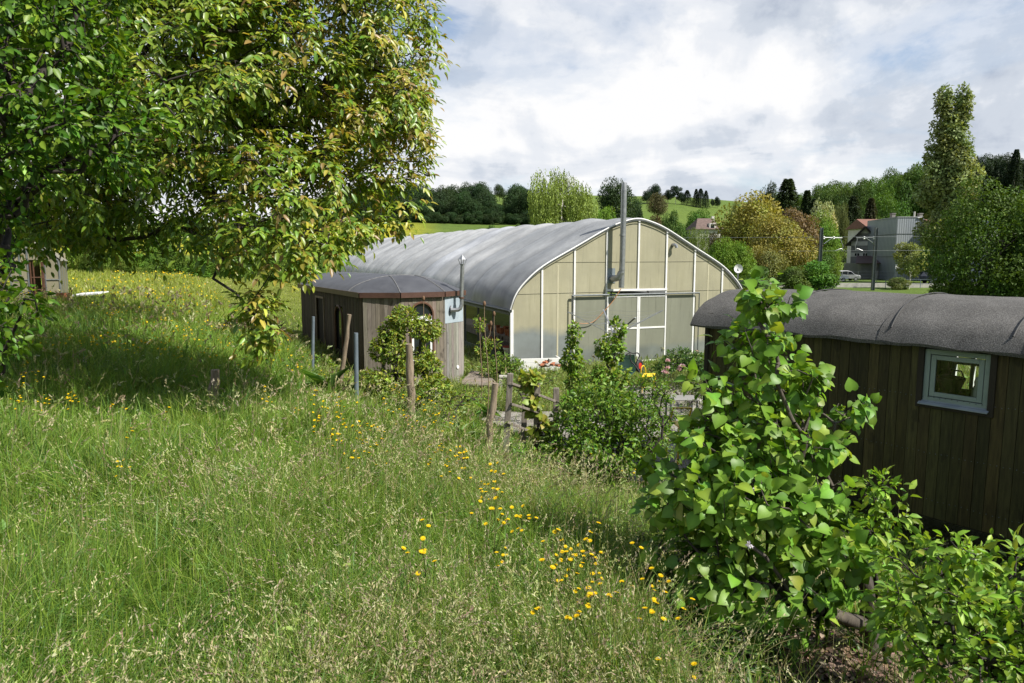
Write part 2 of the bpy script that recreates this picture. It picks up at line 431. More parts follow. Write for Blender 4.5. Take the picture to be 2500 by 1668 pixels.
# ------------------------------------------------------------------ ground
def make_ground():
    az = np.concatenate([np.linspace(-math.pi, -.95, 24, endpoint=False), np.linspace(-.95, .95, 230, endpoint=False), np.linspace(.95, math.pi, 24)])
    r = np.concatenate([[0.0], np.geomspace(.6, 1300, 270)])
    A, Rr = np.meshgrid(az, r); X, Y = Rr * np.sin(A), Rr * np.cos(A)
    Z = H(X, Y); V = np.stack([X, Y, Z], -1).reshape(-1, 3)
    nr, na = A.shape; i, j = np.meshgrid(np.arange(nr - 1), np.arange(na - 1), indexing='ij'); a = (i * na + j).ravel()
    T = np.concatenate([np.stack([a, a + na, a + na + 1], 1), np.stack([a, a + na + 1, a + 1], 1)])
    x, y = V[:, 0], V[:, 1]; n1 = fbm(x, y, 9, 2)[:, None]; n2 = fbm(x, y, 40, 8)[:, None]; rr = np.hypot(x, y)[:, None]
    near = np.array([.060, .085, .022]) * (1 - n1) + np.array([.095, .105, .035]) * n1
    field = np.array([.085, .135, .028]) * (1 - n2) + np.array([.12, .17, .03]) * n2
    k = np.clip((rr - 20) / 35, 0, 1); col = near * (1 - k) + field * k
    u = CX + FPX * x / np.maximum(y, 1e-3)
    yel = np.clip((x * -.0 + 1) * (y > 85) * (y < 190), 0, 1) * np.clip((1080 - u) / 120, 0, 1) * np.clip((y - 92) / 12, 0, 1) * np.clip((178 - y) / 12, 0, 1)
    yel = (yel * (.55 + .6 * fbm(x * .4, y, 14, 4)))[:, None]
    col = col * (1 - np.clip(yel, 0, 1)) + np.array([.36, .33, .02]) * np.clip(yel, 0, 1)
    lm = (np.clip((y - 25) / 12, 0, 1) * (y < 75) * (x < -2))[:, None] * (.3 + .5 * n2); col = col * (1 - lm) + np.array([.20, .22, .04]) * lm
    bare = np.clip(1.25 - np.hypot((x - 1.95) / 1.25, (y - 3.75) / 1.1), 0, 1)[:, None] ** .5
    col = col * (1 - bare) + np.array([.075, .058, .042]) * bare
    m, nt = new_mat('meadow ground')
    f = RAMP(nt, NOISE(nt, 3.0, 10, .7), [(.3, .65), (.7, 1.25)])
    g = RAMP(nt, NOISE(nt, .35, 8, .65), [(.3, .75), (.7, 1.2)])
    c = MIXC(nt, 1.0, MIXC(nt, 1.0, COL(nt), f, 'MULTIPLY'), g, 'MULTIPLY')
    FINISH(nt, c, .95, 0, .1, BUMP(nt, NOISE(nt, 7, 8, .7), .9, .12))
    o = tri_mesh('ground', V, T, col, m, smooth=True); tag(o, None, None, kind='structure')
make_ground()

def drape(poly, name, mat, lift, step, kind='structure'):
    """irregular sheet laid on the ground inside a polygon"""
    poly = np.array(poly, float); x0, y0 = poly.min(0); x1, y1 = poly.max(0)
    xs, ys = np.arange(x0, x1 + step, step), np.arange(y0, y1 + step, step); X, Y = np.meshgrid(xs, ys, indexing='ij')
    def inside(px, py):
        c = np.zeros(px.shape, bool); n = len(poly)
        for i in range(n):
            (ax, ay), (bx, by) = poly[i], poly[(i + 1) % n]
            c ^= ((ay > py) != (by > py)) & (px < (bx - ax) * (py - ay) / (by - ay + 1e-12) + ax)
        return c
    jx, jy = X + step * .9 * (vnoise(X, Y, step * 3, 5) - .5), Y + step * .9 * (vnoise(X, Y, step * 3, 9) - .5)
    ins = inside(jx, jy); V = np.stack([jx, jy, H(jx, jy) + lift], -1).reshape(-1, 3); b = X.shape[1]; F = []
    q = ins[:-1, :-1] & ins[1:, :-1] & ins[1:, 1:] & ins[:-1, 1:]
    for i, j in zip(*np.nonzero(q)):
        a = i * b + j; F += [(a, a + b, a + b + 1), (a, a + b + 1, a + 1)]
    o = tri_mesh(name, V, np.array(F), np.ones((len(V), 3)), mat, smooth=True); tag(o, None, None, kind=kind); return inside
m, nt = new_mat('gravel')
vo = NODE(nt, 'ShaderNodeTexVoronoi'); vo.inputs['Scale'].default_value = 38
tcn = NODE(nt, 'ShaderNodeTexCoord'); nt.links.new(tcn.outputs['Object'], vo.inputs['Vector'])
gc = MIXC(nt, RAMP(nt, vo.outputs['Color'], [(.1, 0.0), (.9, 1.0)]), (.22, .20, .175), (.46, .44, .40))
gc = MIXC(nt, RAMP(nt, NOISE(nt, 1.6, 8, .7), [(.40, 0.0), (.62, 1.0)]), gc, (.16, .145, .11))
FINISH(nt, gc, .9, 0, .2, BUMP(nt, vo.outputs['Distance'], .9, .03)); M['gravel'] = m
GRAVEL = [(-.7, 13.2), (.5, 11.4), (1.7, 9.7), (2.8, 9.3), (5, 10.4), (5.4, 14), (4.6, 18.2), (2.6, 17.6), (2.1, 15), (.4, 14.3), (-.7, 14.4)]
in_gravel = drape(GRAVEL, 'gravel_path', M['gravel'], .03, .14)

M['asphalt'] = simple('asphalt', (.16, .16, .165), (.11, .11, .115), 1.2, .85)
drape([(18, 84.5), (120, 84.5), (120, 95.5), (18, 95.5)], 'road', M['asphalt'], .14, 1.4)
mk = MB()
for x in np.arange(22, 118, 6.0): 
    z = hz(x + 1.5, 90) + .17; mk.add([(x, 89.9, z), (x + 3, 89.9, z), (x + 3, 90.08, z), (x, 90.08, z)], [(0, 1, 2, 3)])
tag(mk.build('road_marking', M['white_paint']), None, None, kind='structure')
# low pale concrete wall on the near side of the road
M['concrete'] = simple('concrete', (.48, .46, .42), (.36, .35, .32), 2.5, .85)
mb = MB()
for x in np.arange(24, 84, 2.0): mb.box((x + 1, 83.6, hz(x + 1, 83.6) + .22), (1.985, .25, .6))
tag(mb.build('roadside_wall', M['concrete']), 'low pale concrete wall along the near edge of the road', 'wall')

# ------------------------------------------------------------------ frames
class Fr:
    """local frame: a along the face, b behind it, z up"""
    def __init__(s, o, ang, z0=0.0):
        s.o = np.array([o[0], o[1], z0], float); s.t = np.array([math.cos(ang), math.sin(ang), 0]); s.b = np.array([-math.sin(ang), math.cos(ang), 0]); s.z = np.array([0, 0, 1.])
        s.ax = np.array([s.t, s.b, s.z])
    def __call__(s, a, b, z): return s.o + s.t * a + s.b * b + s.z * z
    def px(s, u, v, b=0.0):
        """where the sight line through (u, v) meets the plane at depth b: (a, z)"""
        d = ray(u, v); o = np.array([0, 0, CAMZ]); p0 = s(0, b, 0); k = np.dot(p0 - o, s.b) / np.dot(d, s.b); q = o + d * k - s.o
        return float(np.dot(q, s.t)), float(q[2])
    def box(s, mb, a0, a1, b0, b1, z0, z1): mb.hexa(s(a0, b0, z0), s.t * (a1 - a0), s.b * (b1 - b0), s.z * (z1 - z0))
def catmull(pts, n=8):
    pts = np.array(pts, float); out = []
    P_ = np.vstack([2 * pts[0] - pts[1], pts, 2 * pts[-1] - pts[-2]])
    for i in range(1, len(P_) - 2):
        p0, p1, p2, p3 = P_[i - 1:i + 3]
        for t in np.linspace(0, 1, n, endpoint=False):
            out.append(.5 * ((2 * p1) + (-p0 + p2) * t + (2 * p0 - 5 * p1 + 4 * p2 - p3) * t * t + (-p0 + 3 * p1 - 3 * p2 + p3) * t ** 3))
    out.append(pts[-1]); return np.array(out)

# ------------------------------------------------------------------ polytunnel greenhouse
TH = R(21.5)
GF = Fr((4.05, 22.0), TH, 0.08)
def film_mat():
    m, nt = new_mat('tunnel film')
    st = RAMP(nt, NOISE(nt, 1.0, 7, .6, (.55, .55, .2)), [(.35, 0.0), (.68, 1.0)])
    a = MIXC(nt, st, (.60, .605, .605), (.36, .365, .37))
    fine = RAMP(nt, NOISE(nt, 3.2, 8, .7, (1, 1, .25), dist=.6), [(.35, .82), (.7, 1.06)])
    a = MIXC(nt, 1.0, MIXC(nt, 1.0, a, fine, 'MULTIPLY'), COL(nt), 'MULTIPLY')
    FINISH(nt, a, .42, 0, .35, BUMP(nt, NOISE(nt, 2.2, 6, .65, (1, 1, .5), dist=1.0), .25, .05), .25); return m
def panel_mat(name, c1, c2, low, zlow, tr=.22):
    m, nt = new_mat(name)
    st = RAMP(nt, NOISE(nt, 2.4, 8, .65, (2.2, 2.2, .22)), [(.35, 0.0), (.7, 1.0)])
    big = RAMP(nt, NOISE(nt, .55, 5, .6), [(.38, 0.0), (.66, 1.0)])
    c = MIXC(nt, st, c1, c2); c = MIXC(nt, big, c, tuple(x * .76 for x in c1))
    dr = RAMP(nt, NOISE(nt, 7, 6, .7, (2.5, 2.5, .10), off=(2, 5, 1)), [(.56, 1.0), (.74, .66)]); c = MIXC(nt, 1.0, c, dr, 'MULTIPLY')
    geo = NODE(nt, 'ShaderNodeNewGeometry'); sep = NODE(nt, 'ShaderNodeSeparateXYZ'); nt.links.new(geo.outputs['Position'], sep.inputs[0])
    wob = NODE(nt, 'ShaderNodeMath', operation='MULTIPLY_ADD'); nt.links.new(NOISE(nt, .9, 6, .6), wob.inputs[0]); wob.inputs[1].default_value = .8
    nt.links.new(sep.outputs[2], wob.inputs[2])
    lowf = RAMP(nt, wob.outputs[0], [(0.0, 1.0), (1.0, 0.0)])
    mr = NODE(nt, 'ShaderNodeMapRange'); mr.inputs['From Min'].default_value = zlow; mr.inputs['From Max'].default_value = zlow + .28
    mr.inputs['To Min'].default_value = .85; mr.inputs['To Max'].default_value = 0; nt.links.new(wob.outputs[0], mr.inputs[0])
    cl = MIXC(nt, RAMP(nt, NOISE(nt, 1.3, 5, .6), [(.4, 0.0), (.65, 1.0)]), low, tuple(x * .72 for x in low))
    c = MIXC(nt, mr.outputs[0], c, cl)
    c = MIXC(nt, 1.0, c, COL(nt), 'MULTIPLY')
    FINISH(nt, c, .38, 0, .35, None, tr); return m
M['film'] = film_mat()
M['panel'] = panel_mat('polycarbonate panel', (.51, .485, .345), (.43, .405, .275), (.27, .31, .30), .95)
M['panel_low'] = panel_mat('panel with painted show-through', (.51, .485, .345), (.43, .405, .275), (.24, .28, .295), 1.48)  # bluish foot painted on as contents dimly showing through the sheet
M['panel_clear'] = panel_mat('hazy clear panel', (.36, .37, .29), (.29, .30, .24), (.25, .28, .26), .9, .3)
M['soil'] = simple('dry soil', (.10, .075, .05), (.15, .12, .08), 5, .95, bump=.6)

def greenhouse():
    g = thing('greenhouse', GF(0, 0, 0), 'long arched polytunnel greenhouse with beige end wall and white bars', 'greenhouse')
    left = [GF.px(u, v) for u, v in ((1245, 757), (1257, 722), (1280, 690), (1325, 650), (1405, 603), (1483, 558), (1525, 541), (1557, 535))]
    right = [GF.px(u, v) for u, v in ((1557, 535), (1590, 543), (1625, 560), (1695, 597), (1762, 640), (1800, 672), (1822, 702))]
    print('left', np.round(left, 2).tolist()); print('right', np.round(right, 2).tolist())
    a0 = left[-1][0]; ev = left[0][1]
    Lp = [(a - a0, z) for a, z in left]; half = -Lp[0][0]
    prof = Lp + [(-a, z) for a, z in Lp[:-1]][::-1]
    pr = catmull(prof, 6) + np.array([a0, 0]); LEN = 40.0; RISE = .5 / 40
    top = lambda a: float(np.interp(a, pr[:, 0], pr[:, 1]))
    # skin between the hoops, bulging in every bay
    bays = 20; ls = np.unique(np.concatenate([np.linspace(0, LEN, bays * 10 + 1), [-.06]]))
    tn = np.gradient(pr, axis=0); nn = np.stack([-tn[:, 1], tn[:, 0]], 1); nn /= np.linalg.norm(nn, axis=1, keepdims=True)
    s01 = np.linspace(0, 1, len(pr)); shape = np.clip(np.sin(math.pi * s01) * 2.2, 0, 1)
    mb = MB(); G_ = []; cols = []
    for l in ls:
        ph = max(l, 0) / 2.0; k = abs(math.sin(math.pi * ph)) ** .8; bay = int(ph)
        amp = (.095 + .05 * hash2(bay, 3, 1)) * (1 if l > 2 else .6)
        w = .011 * (vnoise(np.full(len(pr), l * 1.0), s01 * 14, .5, 4) - .5) * 2 + .008 * (vnoise(np.full(len(pr), l * 3 + 20 * 1.0) + s01 * 9, s01 * 5, .8, 6) - .5) * 2
        off = (k * amp + w * k) * shape
        off += np.where(s01 < .14, .05 * np.sin(s01 * 22) * k, 0)
        G_.append([GF(pr[i, 0] + nn[i, 0] * off[i], l, pr[i, 1] + nn[i, 1] * off[i] + max(l, 0) * RISE) for i in range(len(pr))])
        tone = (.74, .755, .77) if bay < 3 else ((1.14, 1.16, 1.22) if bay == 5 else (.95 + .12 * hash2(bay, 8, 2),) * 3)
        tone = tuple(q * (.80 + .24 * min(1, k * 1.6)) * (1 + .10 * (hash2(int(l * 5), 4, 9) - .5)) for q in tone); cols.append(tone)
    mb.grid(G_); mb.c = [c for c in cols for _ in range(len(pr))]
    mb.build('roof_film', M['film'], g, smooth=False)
    g_mesh = g.children[-1].data; g_mesh.polygons.foreach_set('use_smooth', [True] * len(g_mesh.polygons))
    # hoops of tube inside, one part each
    for k in range(0, bays + 1):
        MB().tube([GF(p[0] * .995 + a0 * .005, max(k * 2.0, .14), p[1] - .035 + k * 2 * RISE) for p in pr[::2]], .03, 6).build('hoop', M['steel'], g)
    # front edge arch
    MB().tube([GF(p[0], -.05, p[1] + .01) for p in pr], .024, 8).build('front_arch', M['white_paint'], g, smooth=True)
    MB().tube([GF(p[0], -.075, p[1] - .045) for p in pr], .012, 6).build('edge_clamp', M['steel_dark'], g, smooth=True)
    for s_ in (0, -1):
        a, z = pr[s_]
        mb = MB(); mb.tube([GF(a, -.05, z - .03), GF(a, LEN, z - .03 + LEN * RISE)], .055, 8); mb.bar(GF(a, 0, z - .12), GF(a, LEN, z - .12 + LEN * RISE), .05, .07)
        mb.build('eave_rail', M['steel_dark'], g)
        for l in np.arange(0.12, LEN + .1, 1.5):
            MB().bar(GF(a + (.06 if s_ == 0 else -.06), l, -.3), GF(a + (.06 if s_ == 0 else -.06), l, z - .06 + l * RISE), .07).build('side_post', M['steel_dark'], g)
        mb = MB(); GF.box(mb, a - .03, a - .01, .02, LEN, -.4, .42); mb.build('side_skirt', M['skirt'], g)
    # end wall: bays of panel between the white bars
    bars = [GF.px(u, 690)[0] for u in (1323, 1402, 1480, 1557, 1625, 1694, 1762)]
    edges = [pr[0, 0] + .02] + bars + [bars[-1] + 1.02, pr[-1, 0] - .02]
    zr = GF.px(1557, 709)[1]; zt = GF.px(1557, 718)[1]
    dl, dr = bars[2], bars[4]
    for i in range(len(edges) - 1):
        e0, e1 = edges[i], edges[i + 1]; xs = np.linspace(e0, e1, 8); lo = -.15
        if dl - .01 <= e0 and e1 <= dr + .01: lo = zr + .02
        poly = [GF(e0, 0, lo), GF(e1, 0, lo)] + [GF(x, 0, top(x) - .04) for x in xs[::-1]]
        mb = MB(); v_ = .94 + .1 * hash2(i, 2, 7); mb.col = (v_, v_, v_); mb.prism(poly, GF.b * .012); mb.build('end_panel', M['panel_low' if i < 2 else 'panel'], g)
    for i, a in enumerate(bars + [bars[-1] + 1.02]):
        lo = zr if abs(a - bars[3]) < .1 else -.1
        mb = MB(); GF.box(mb, a - .03, a + .03, -.035, -.003, lo, top(a) - .03); mb.build('bar', M['white_paint'], g, bevel=.004)
    a, z = pr[0]
    mb = MB(); GF.box(mb, a + .0, a + .1, -.04, .04, -.1, z + .0); mb.build('corner_post', M['white_paint'], g, bevel=.004)
    # faint battens seen through the sheeting
    for a_ in (GF.px(1362, 700)[0], GF.px(1730, 640)[0]):
        mb = MB(); GF.box(mb, a_ - .025, a_ + .025, -.006, -.001, 0, top(a_) - .25); mb.build('batten', M['panel_pale'], g)
    for z_ in (GF.px(1557, 640)[1], GF.px(1557, 640)[1] - .95):  # dark lines of wire shadows, laid on the sheeting as thin tubes
        xs = [x for x in np.linspace(pr[0, 0], pr[-1, 0], 200) if top(x) > z_ + .1 and not (z_ < zr + .05 and dl < x < dr)]
        run = []
        for x in xs + [1e9]:
            if run and x - run[-1] > .2:
                MB().tube([GF(run[0], -.008, z_), GF(run[-1], -.008, z_ + .02)], .006, 5).build('wire', M['shadow_line'], g); run = []
            run.append(x)
    # door rail, top beam, sliding doors
    l0, l1 = GF.px(1393, 716)[0], GF.px(1703, 711)[0]
    mb = MB(); mb.tube([GF(l0, -.10, zt), GF(l1, -.10, zt)], .028, 8)
    for e in (l0, l1): mb.bar(GF(e, -.10, zt), GF(e, -.10, 0), .03)
    mb.build('sliding_rail', M['steel_dark'], g)
    mb = MB(); GF.box(mb, dl - .03, dr + .03, -.06, -.036, zr - .01, zr + .055); mb.build('door_beam', M['white_paint'], g)
    for a_, b_ in ((dl, bars[3] - .004), (bars[3] + .004, dr)):
        d = MB(); w = .05
        GF.box(d, a_, a_ + w, -.09, -.05, .03, zt - .04); GF.box(d, b_ - w, b_, -.09, -.05, .03, zt - .04)
        zm = GF.px(1557, 800)[1]
        for z0, h in ((.03, .06), (zm - .03, .055), (zt - .09, .05)): GF.box(d, a_ + w, b_ - w, -.088, -.052, z0, z0 + h)
        dr_o = d.build('door', M['white_paint'], g, bevel=.004)
        for z0, z1 in ((.09, zm - .03), (zm + .025, zt - .09)):
            p = MB(); GF.box(p, a_ + w, b_ - w, -.074, -.062, z0, z1); p.build('pane', M['panel_clear'], dr_o)
    # hazy clear sheets that the doors slide over
    for a_, b_ in ((bars[1] + .04, dl - .05), (dr + .05, bars[5] - .04)):
        p = MB(); GF.box(p, a_, b_, -.03, -.018, 0, zt - .05); p.build('side_pane', M['panel_clear'], g)
    # small bent vent pipe
    va, vz = GF.px(1642, 598); 
    MB().tube([GF(va, 0, vz), GF(va, -.10, vz), GF(va + .03, -.15, vz - .02), GF(va + .05, -.16, vz - .10)], .055, 10).build('vent_pipe', M['steel'], g, smooth=True)
    # stove flue
    fa, fz0 = GF.px(1517, 703, -.34); ft = GF.px(1524, 446, -.34)
    f = MB(); f.tube([GF(fa, -.34, fz0), GF(fa + .02, -.34, fz0 + 1.1), GF(ft[0], -.34, ft[1] - .25)], .088, 14); f.tube([GF(ft[0], -.34, ft[1] - .26), GF(ft[0], -.34, ft[1] - .22), GF(ft[0], -.34, ft[1])], [.092, .092, .065], 14)
    for zz in (fz0 + .55, fz0 + 1.6): f.tube([GF(fa + .01, -.34, zz), GF(fa + .01, -.34, zz + .05)], .097, 14)
    fl = f.build('flue', M['steel'], g, smooth=True)
    ea, ez = GF.px(1500, 680)
    MB().tube([GF(ea - .1, -.02, ez), GF(ea - .1, -.16, ez), GF(ea - .02, -.30, ez + .03), GF(fa - .01, -.34, ez + .2)], .11, 12).build('elbow', M['steel'], fl, smooth=True)
    pm = MB(); GF.box(pm, ea - .25, ea + .02, -.012, -.004, ez - .15, ez + .32); pm.build('flue_plate', M['plate_blue'], fl)
    pts = [GF(*GF.px(u, v, -.12)[:1], -.12, GF.px(u, v, -.12)[1]) for u, v in ((1516, 705), (1496, 736), (1473, 762), (1451, 784), (1432, 790), (1412, 789), (1397, 785))]
    MB().tube(catmull(pts, 5), .013, 6).build('hose', M['hose'], g, smooth=True)
    # far end wall
    poly = [GF(x, LEN - .05, top(x) - .05 + LEN * RISE) for x in np.linspace(pr[0, 0], pr[-1, 0], 24)]
    MB().prism([GF(pr[0, 0], LEN - .05, 0), *poly, GF(pr[-1, 0], LEN - .05, 0)], GF.b * .01).build('back_panel', M['panel'], g)
    return pr, a0
M['skirt'] = simple('dark green sheeting', (.10, .135, .12), (.06, .09, .08), 2, .4, stretch=(1, 1, .3))
M['panel_pale'] = simple('pale batten', (.50, .47, .34), (.44, .41, .28), 3, .5)
M['shadow_line'] = simple('wire shadow line', (.20, .19, .13), (.24, .22, .15), 3, .6)
M['plate_blue'] = simple('tin plate', (.36, .41, .45), (.26, .31, .36), 8, .4, .5)
M['hose'] = simple('orange brown hose', (.42, .22, .10), (.34, .16, .07), 8, .6)
gpr, ga0 = greenhouse()

# things inside the open side of the greenhouse
bench = thing('potting_bench', GF(gpr[0, 0] + .9, 1.6, 0), 'wooden potting bench inside the open greenhouse side', 'bench')
mb = MB()
for k in range(4): GF.box(mb, gpr[0, 0] + .35 + k * .2, gpr[0, 0] + .53 + k * .2, .4, 3.6, .86, .90)
mb.build('bench_top', M['grey_wood'], bench)
mb = MB()
for k in range(3): GF.box(mb, gpr[0, 0] + .4 + k * .22, gpr[0, 0] + .58 + k * .22, .5, 3.5, .5, .53)
mb.build('shelf', M['grey_wood'], bench)
for l in (.45, 2.0, 3.55):
    for s_ in (.4, 1.1): MB().bar(GF(gpr[0, 0] + s_, l, -.1), GF(gpr[0, 0] + s_, l, .86), .06).build('leg', M['grey_wood'], bench)
def pot_mesh(r, h, mat):
    mb = MB(); prof = [(r * .66, 0), (r * .92, h * .8), (r * 1.05, h * .8), (r * 1.05, h), (r * .92, h), (r * .8, h * .4)]
    n = 14; vs = [(p[0] * math.cos(2 * math.pi * j / n), p[0] * math.sin(2 * math.pi * j / n), p[1]) for p in prof for j in range(n)]
    fs = [(i * n + j, i * n + (j + 1) % n, (i + 1) * n + (j + 1) % n, (i + 1) * n + j) for i in range(len(prof) - 1) for j in range(n)]
    fs += [tuple(range(n))[::-1], tuple(range((len(prof) - 1) * n, len(prof) * n))]
    mb.add(vs, fs); return mb
pot = pot_mesh(.10, .19, None).build('flower_pot', M['terracotta']); first = True
for k in range(11):
    o = pot if first else pot.copy()
    if not first: C.objects.link(o)
    first = False
    l = .7 + k * .26; o.location = tuple(GF(gpr[0, 0] + .48 + .36 * (k % 3 == 1), l, .90 if k % 4 else .53)); s_ = .8 + .4 * random.random(); o.scale = (s_, s_, s_)
    tag(o, 'terracotta flower pot on the bench inside the greenhouse side', 'flower pot', 'terracotta pots on the potting bench')
mb = pot_mesh(.2, .34, None); pl = mb.build('planter', M['white_paint']); pl.location = tuple(GF(gpr[0, 0] + .28, .75, .28)); tag(pl, 'white tapered planter with a red rim inside the greenhouse', 'planter')
rim = MB(); rim.tube([(0, 0, .335), (0, 0, .365)], .216, 14); r_ = rim.build('rim', M['red']); r_.parent = pl
cr = MB(); cr.box(GF(gpr[0, 0] + .32, .75, .14), (.5, .5, .27), GF.ax); tag(cr.build('storage_box', simple('dark blue box', (.03, .045, .08), None, 5, .6)), 'dark blue box under the white planter', 'box')
bd = MB(); GF.box(bd, gpr[0, 0] + 1.6, gpr[0, 0] + 2.6, 3, 12, -.1, .55); tag(bd.build('raised_bed', M['soil_wood'] if 'soil_wood' in M else M['grey_wood'], bevel=.02), 'long brown timber bed inside the greenhouse', 'raised bed')

# white board bed and rubble in front of the greenhouse
WB = Fr((-.05, 20.05), R(10), .08)
wb = thing('raised_bed', WB(.6, 0, 0), 'low white board bed at the left foot of the greenhouse end', 'raised bed')
a0_, _ = WB.px(1262, 880); a1_, zt_ = WB.px(1368, 864)
mb = MB(); 
for k in range(3): WB.box(mb, a0_, a1_, 0, .035, .0 + k * .135, .13 + k * .135)
mb.build('front_board', M['white_worn'] if 'white_worn' in M else M['white_paint'], wb, bevel=.004)
mb = MB(); WB.box(mb, a1_ - .035, a1_, .036, .5, 0, .40); mb.build('side_board', M['white_paint'], wb)
mb = MB(); WB.box(mb, a0_, a1_ - .036, .036, .3, 0, .34); mb.build('soil', M['soil'], wb)
for k in range(26):
    u = 1322 + 46 * random.random(); v = 894 - 17 * random.random() * (1 - abs(u - 1345) / 34); D = 19.2 + .35 * random.random()
    q = P(u, v, D); b = MB(); a = Matrix.Rotation(random.random() * 3, 3, 'Z') @ Matrix.Rotation(random.uniform(-.3, .3), 3, 'X')
    b.box((0, 0, 0), (.16, .09, .05)); o = b.build('brick', M['terracotta'] if k % 3 else M['stone'], bevel=.006)
    o.matrix_world = Matrix.Translation(Vector(q)) @ a.to_4x4()
    tag(o, 'loose brick in the rubble heap before the white board bed', 'brick', 'bricks heaped before the white bed')
# satellite dish on a pole behind the greenhouse
q = P(1802, 656, 34); dish = thing('satellite_dish', (q[0], q[1], hz(q[0], q[1])), 'small white satellite dish on a pole behind the greenhouse', 'satellite dish')
MB().tube([(q[0], q[1], hz(q[0], q[1])), q], .03, 6).build('pole', M['steel'], dish)
mb = MB(); rings = []
for i, (r_, d_) in enumerate(((.02, .06), (.12, .04), (.22, 0))):
    rings.append([q + np.array([r_ * math.cos(t), -.05 - .1 + d_ + .1, r_ * math.sin(t) * 1.0]) for t in np.linspace(0, 2 * math.pi, 15)])
mb.grid(rings); mb.tube([q, q + np.array([0, -.2, -.1])], .012, 5); mb.build('dish', M['white_paint'], dish)

# ------------------------------------------------------------------ timber wagons
def wood_mat(name, rough=.85, spec=.25, lo=.62, hi=1.25):
    m, nt = new_mat(name)
    f = RAMP(nt, NOISE(nt, 11, 8, .65, (3.5, 3.5, .28)), [(.3, lo), (.72, hi)])
    kn = RAMP(nt, NOISE(nt, 3.5, 3, .5, (1.8, 1.8, .8), off=(3, 1, 0)), [(.30, .55), (.36, 1.0)])
    c = MIXC(nt, 1.0, MIXC(nt, 1.0, COL(nt), f, 'MULTIPLY'), kn, 'MULTIPLY')
    FINISH(nt, c, rough, 0, spec, BUMP(nt, NOISE(nt, 22, 6, .7, (3, 3, .25)), .5, .006)); return m
M['plank'] = wood_mat('weathered planks')
M['stain'] = wood_mat('dark stained planks', .65, .3, .45, 1.6)
def jitcol(c, j): 
    k = 1 + random.uniform(-j, j); return tuple(max(.005, x * k * (1 + random.uniform(-j * .25, j * .25))) for x in c)
def planks(mb, F, a0, a1, z0, z1, w, th, col, jit=.2, holes=(), gap=.004, b=0.0, col2=None):
    a = a0
    while a < a1 - .01:
        e = min(a + w, a1); d = random.uniform(-.004, .003)
        mb.col = jitcol(col if col2 is None or random.random() < .6 else col2, jit)
        cuts = sorted([a] + [q for h in holes for q in h[:2] if a + .002 < q < e - .002] + [e])
        for p, q in zip(cuts[:-1], cuts[1:]):
            segs = [(z0, z1)]
            for h0, h1, y0, y1 in holes:
                if q > h0 + .001 and p < h1 - .001:
                    segs = [s for q0, q1 in segs for s in ((q0, min(q1, y0)), (max(q0, y1), q1)) if s[1] - s[0] > .01]
            g0, g1 = (gap / 2 if p == a else 0), (gap / 2 if q == e else 0)
            for q0, q1 in segs: F.box(mb, p + g0, q - g1, b - th + d, b, q0, q1)
        a = e
    mb.col = (1, 1, 1)
def glass_mat():
    m, nt = new_mat('window glass')
    out = NODE(nt, 'ShaderNodeOutputMaterial'); ms = NODE(nt, 'ShaderNodeMixShader'); fr = NODE(nt, 'ShaderNodeFresnel'); fr.inputs[0].default_value = 1.5
    tr = NODE(nt, 'ShaderNodeBsdfTransparent'); tr.inputs[0].default_value = (.82, .86, .82, 1); gl = NODE(nt, 'ShaderNodeBsdfGlossy'); gl.inputs['Roughness'].default_value = .03
    for a, b in ((fr.outputs[0], ms.inputs[0]), (tr.outputs[0], ms.inputs[1]), (gl.outputs[0], ms.inputs[2]), (ms.outputs[0], out.inputs[0])): nt.links.new(a, b)
    return m
M['glass'] = glass_mat()
M['dark_glass'] = simple('dark window glass', (.012, .015, .018), (.02, .024, .028), 2, .08, 0, .6)

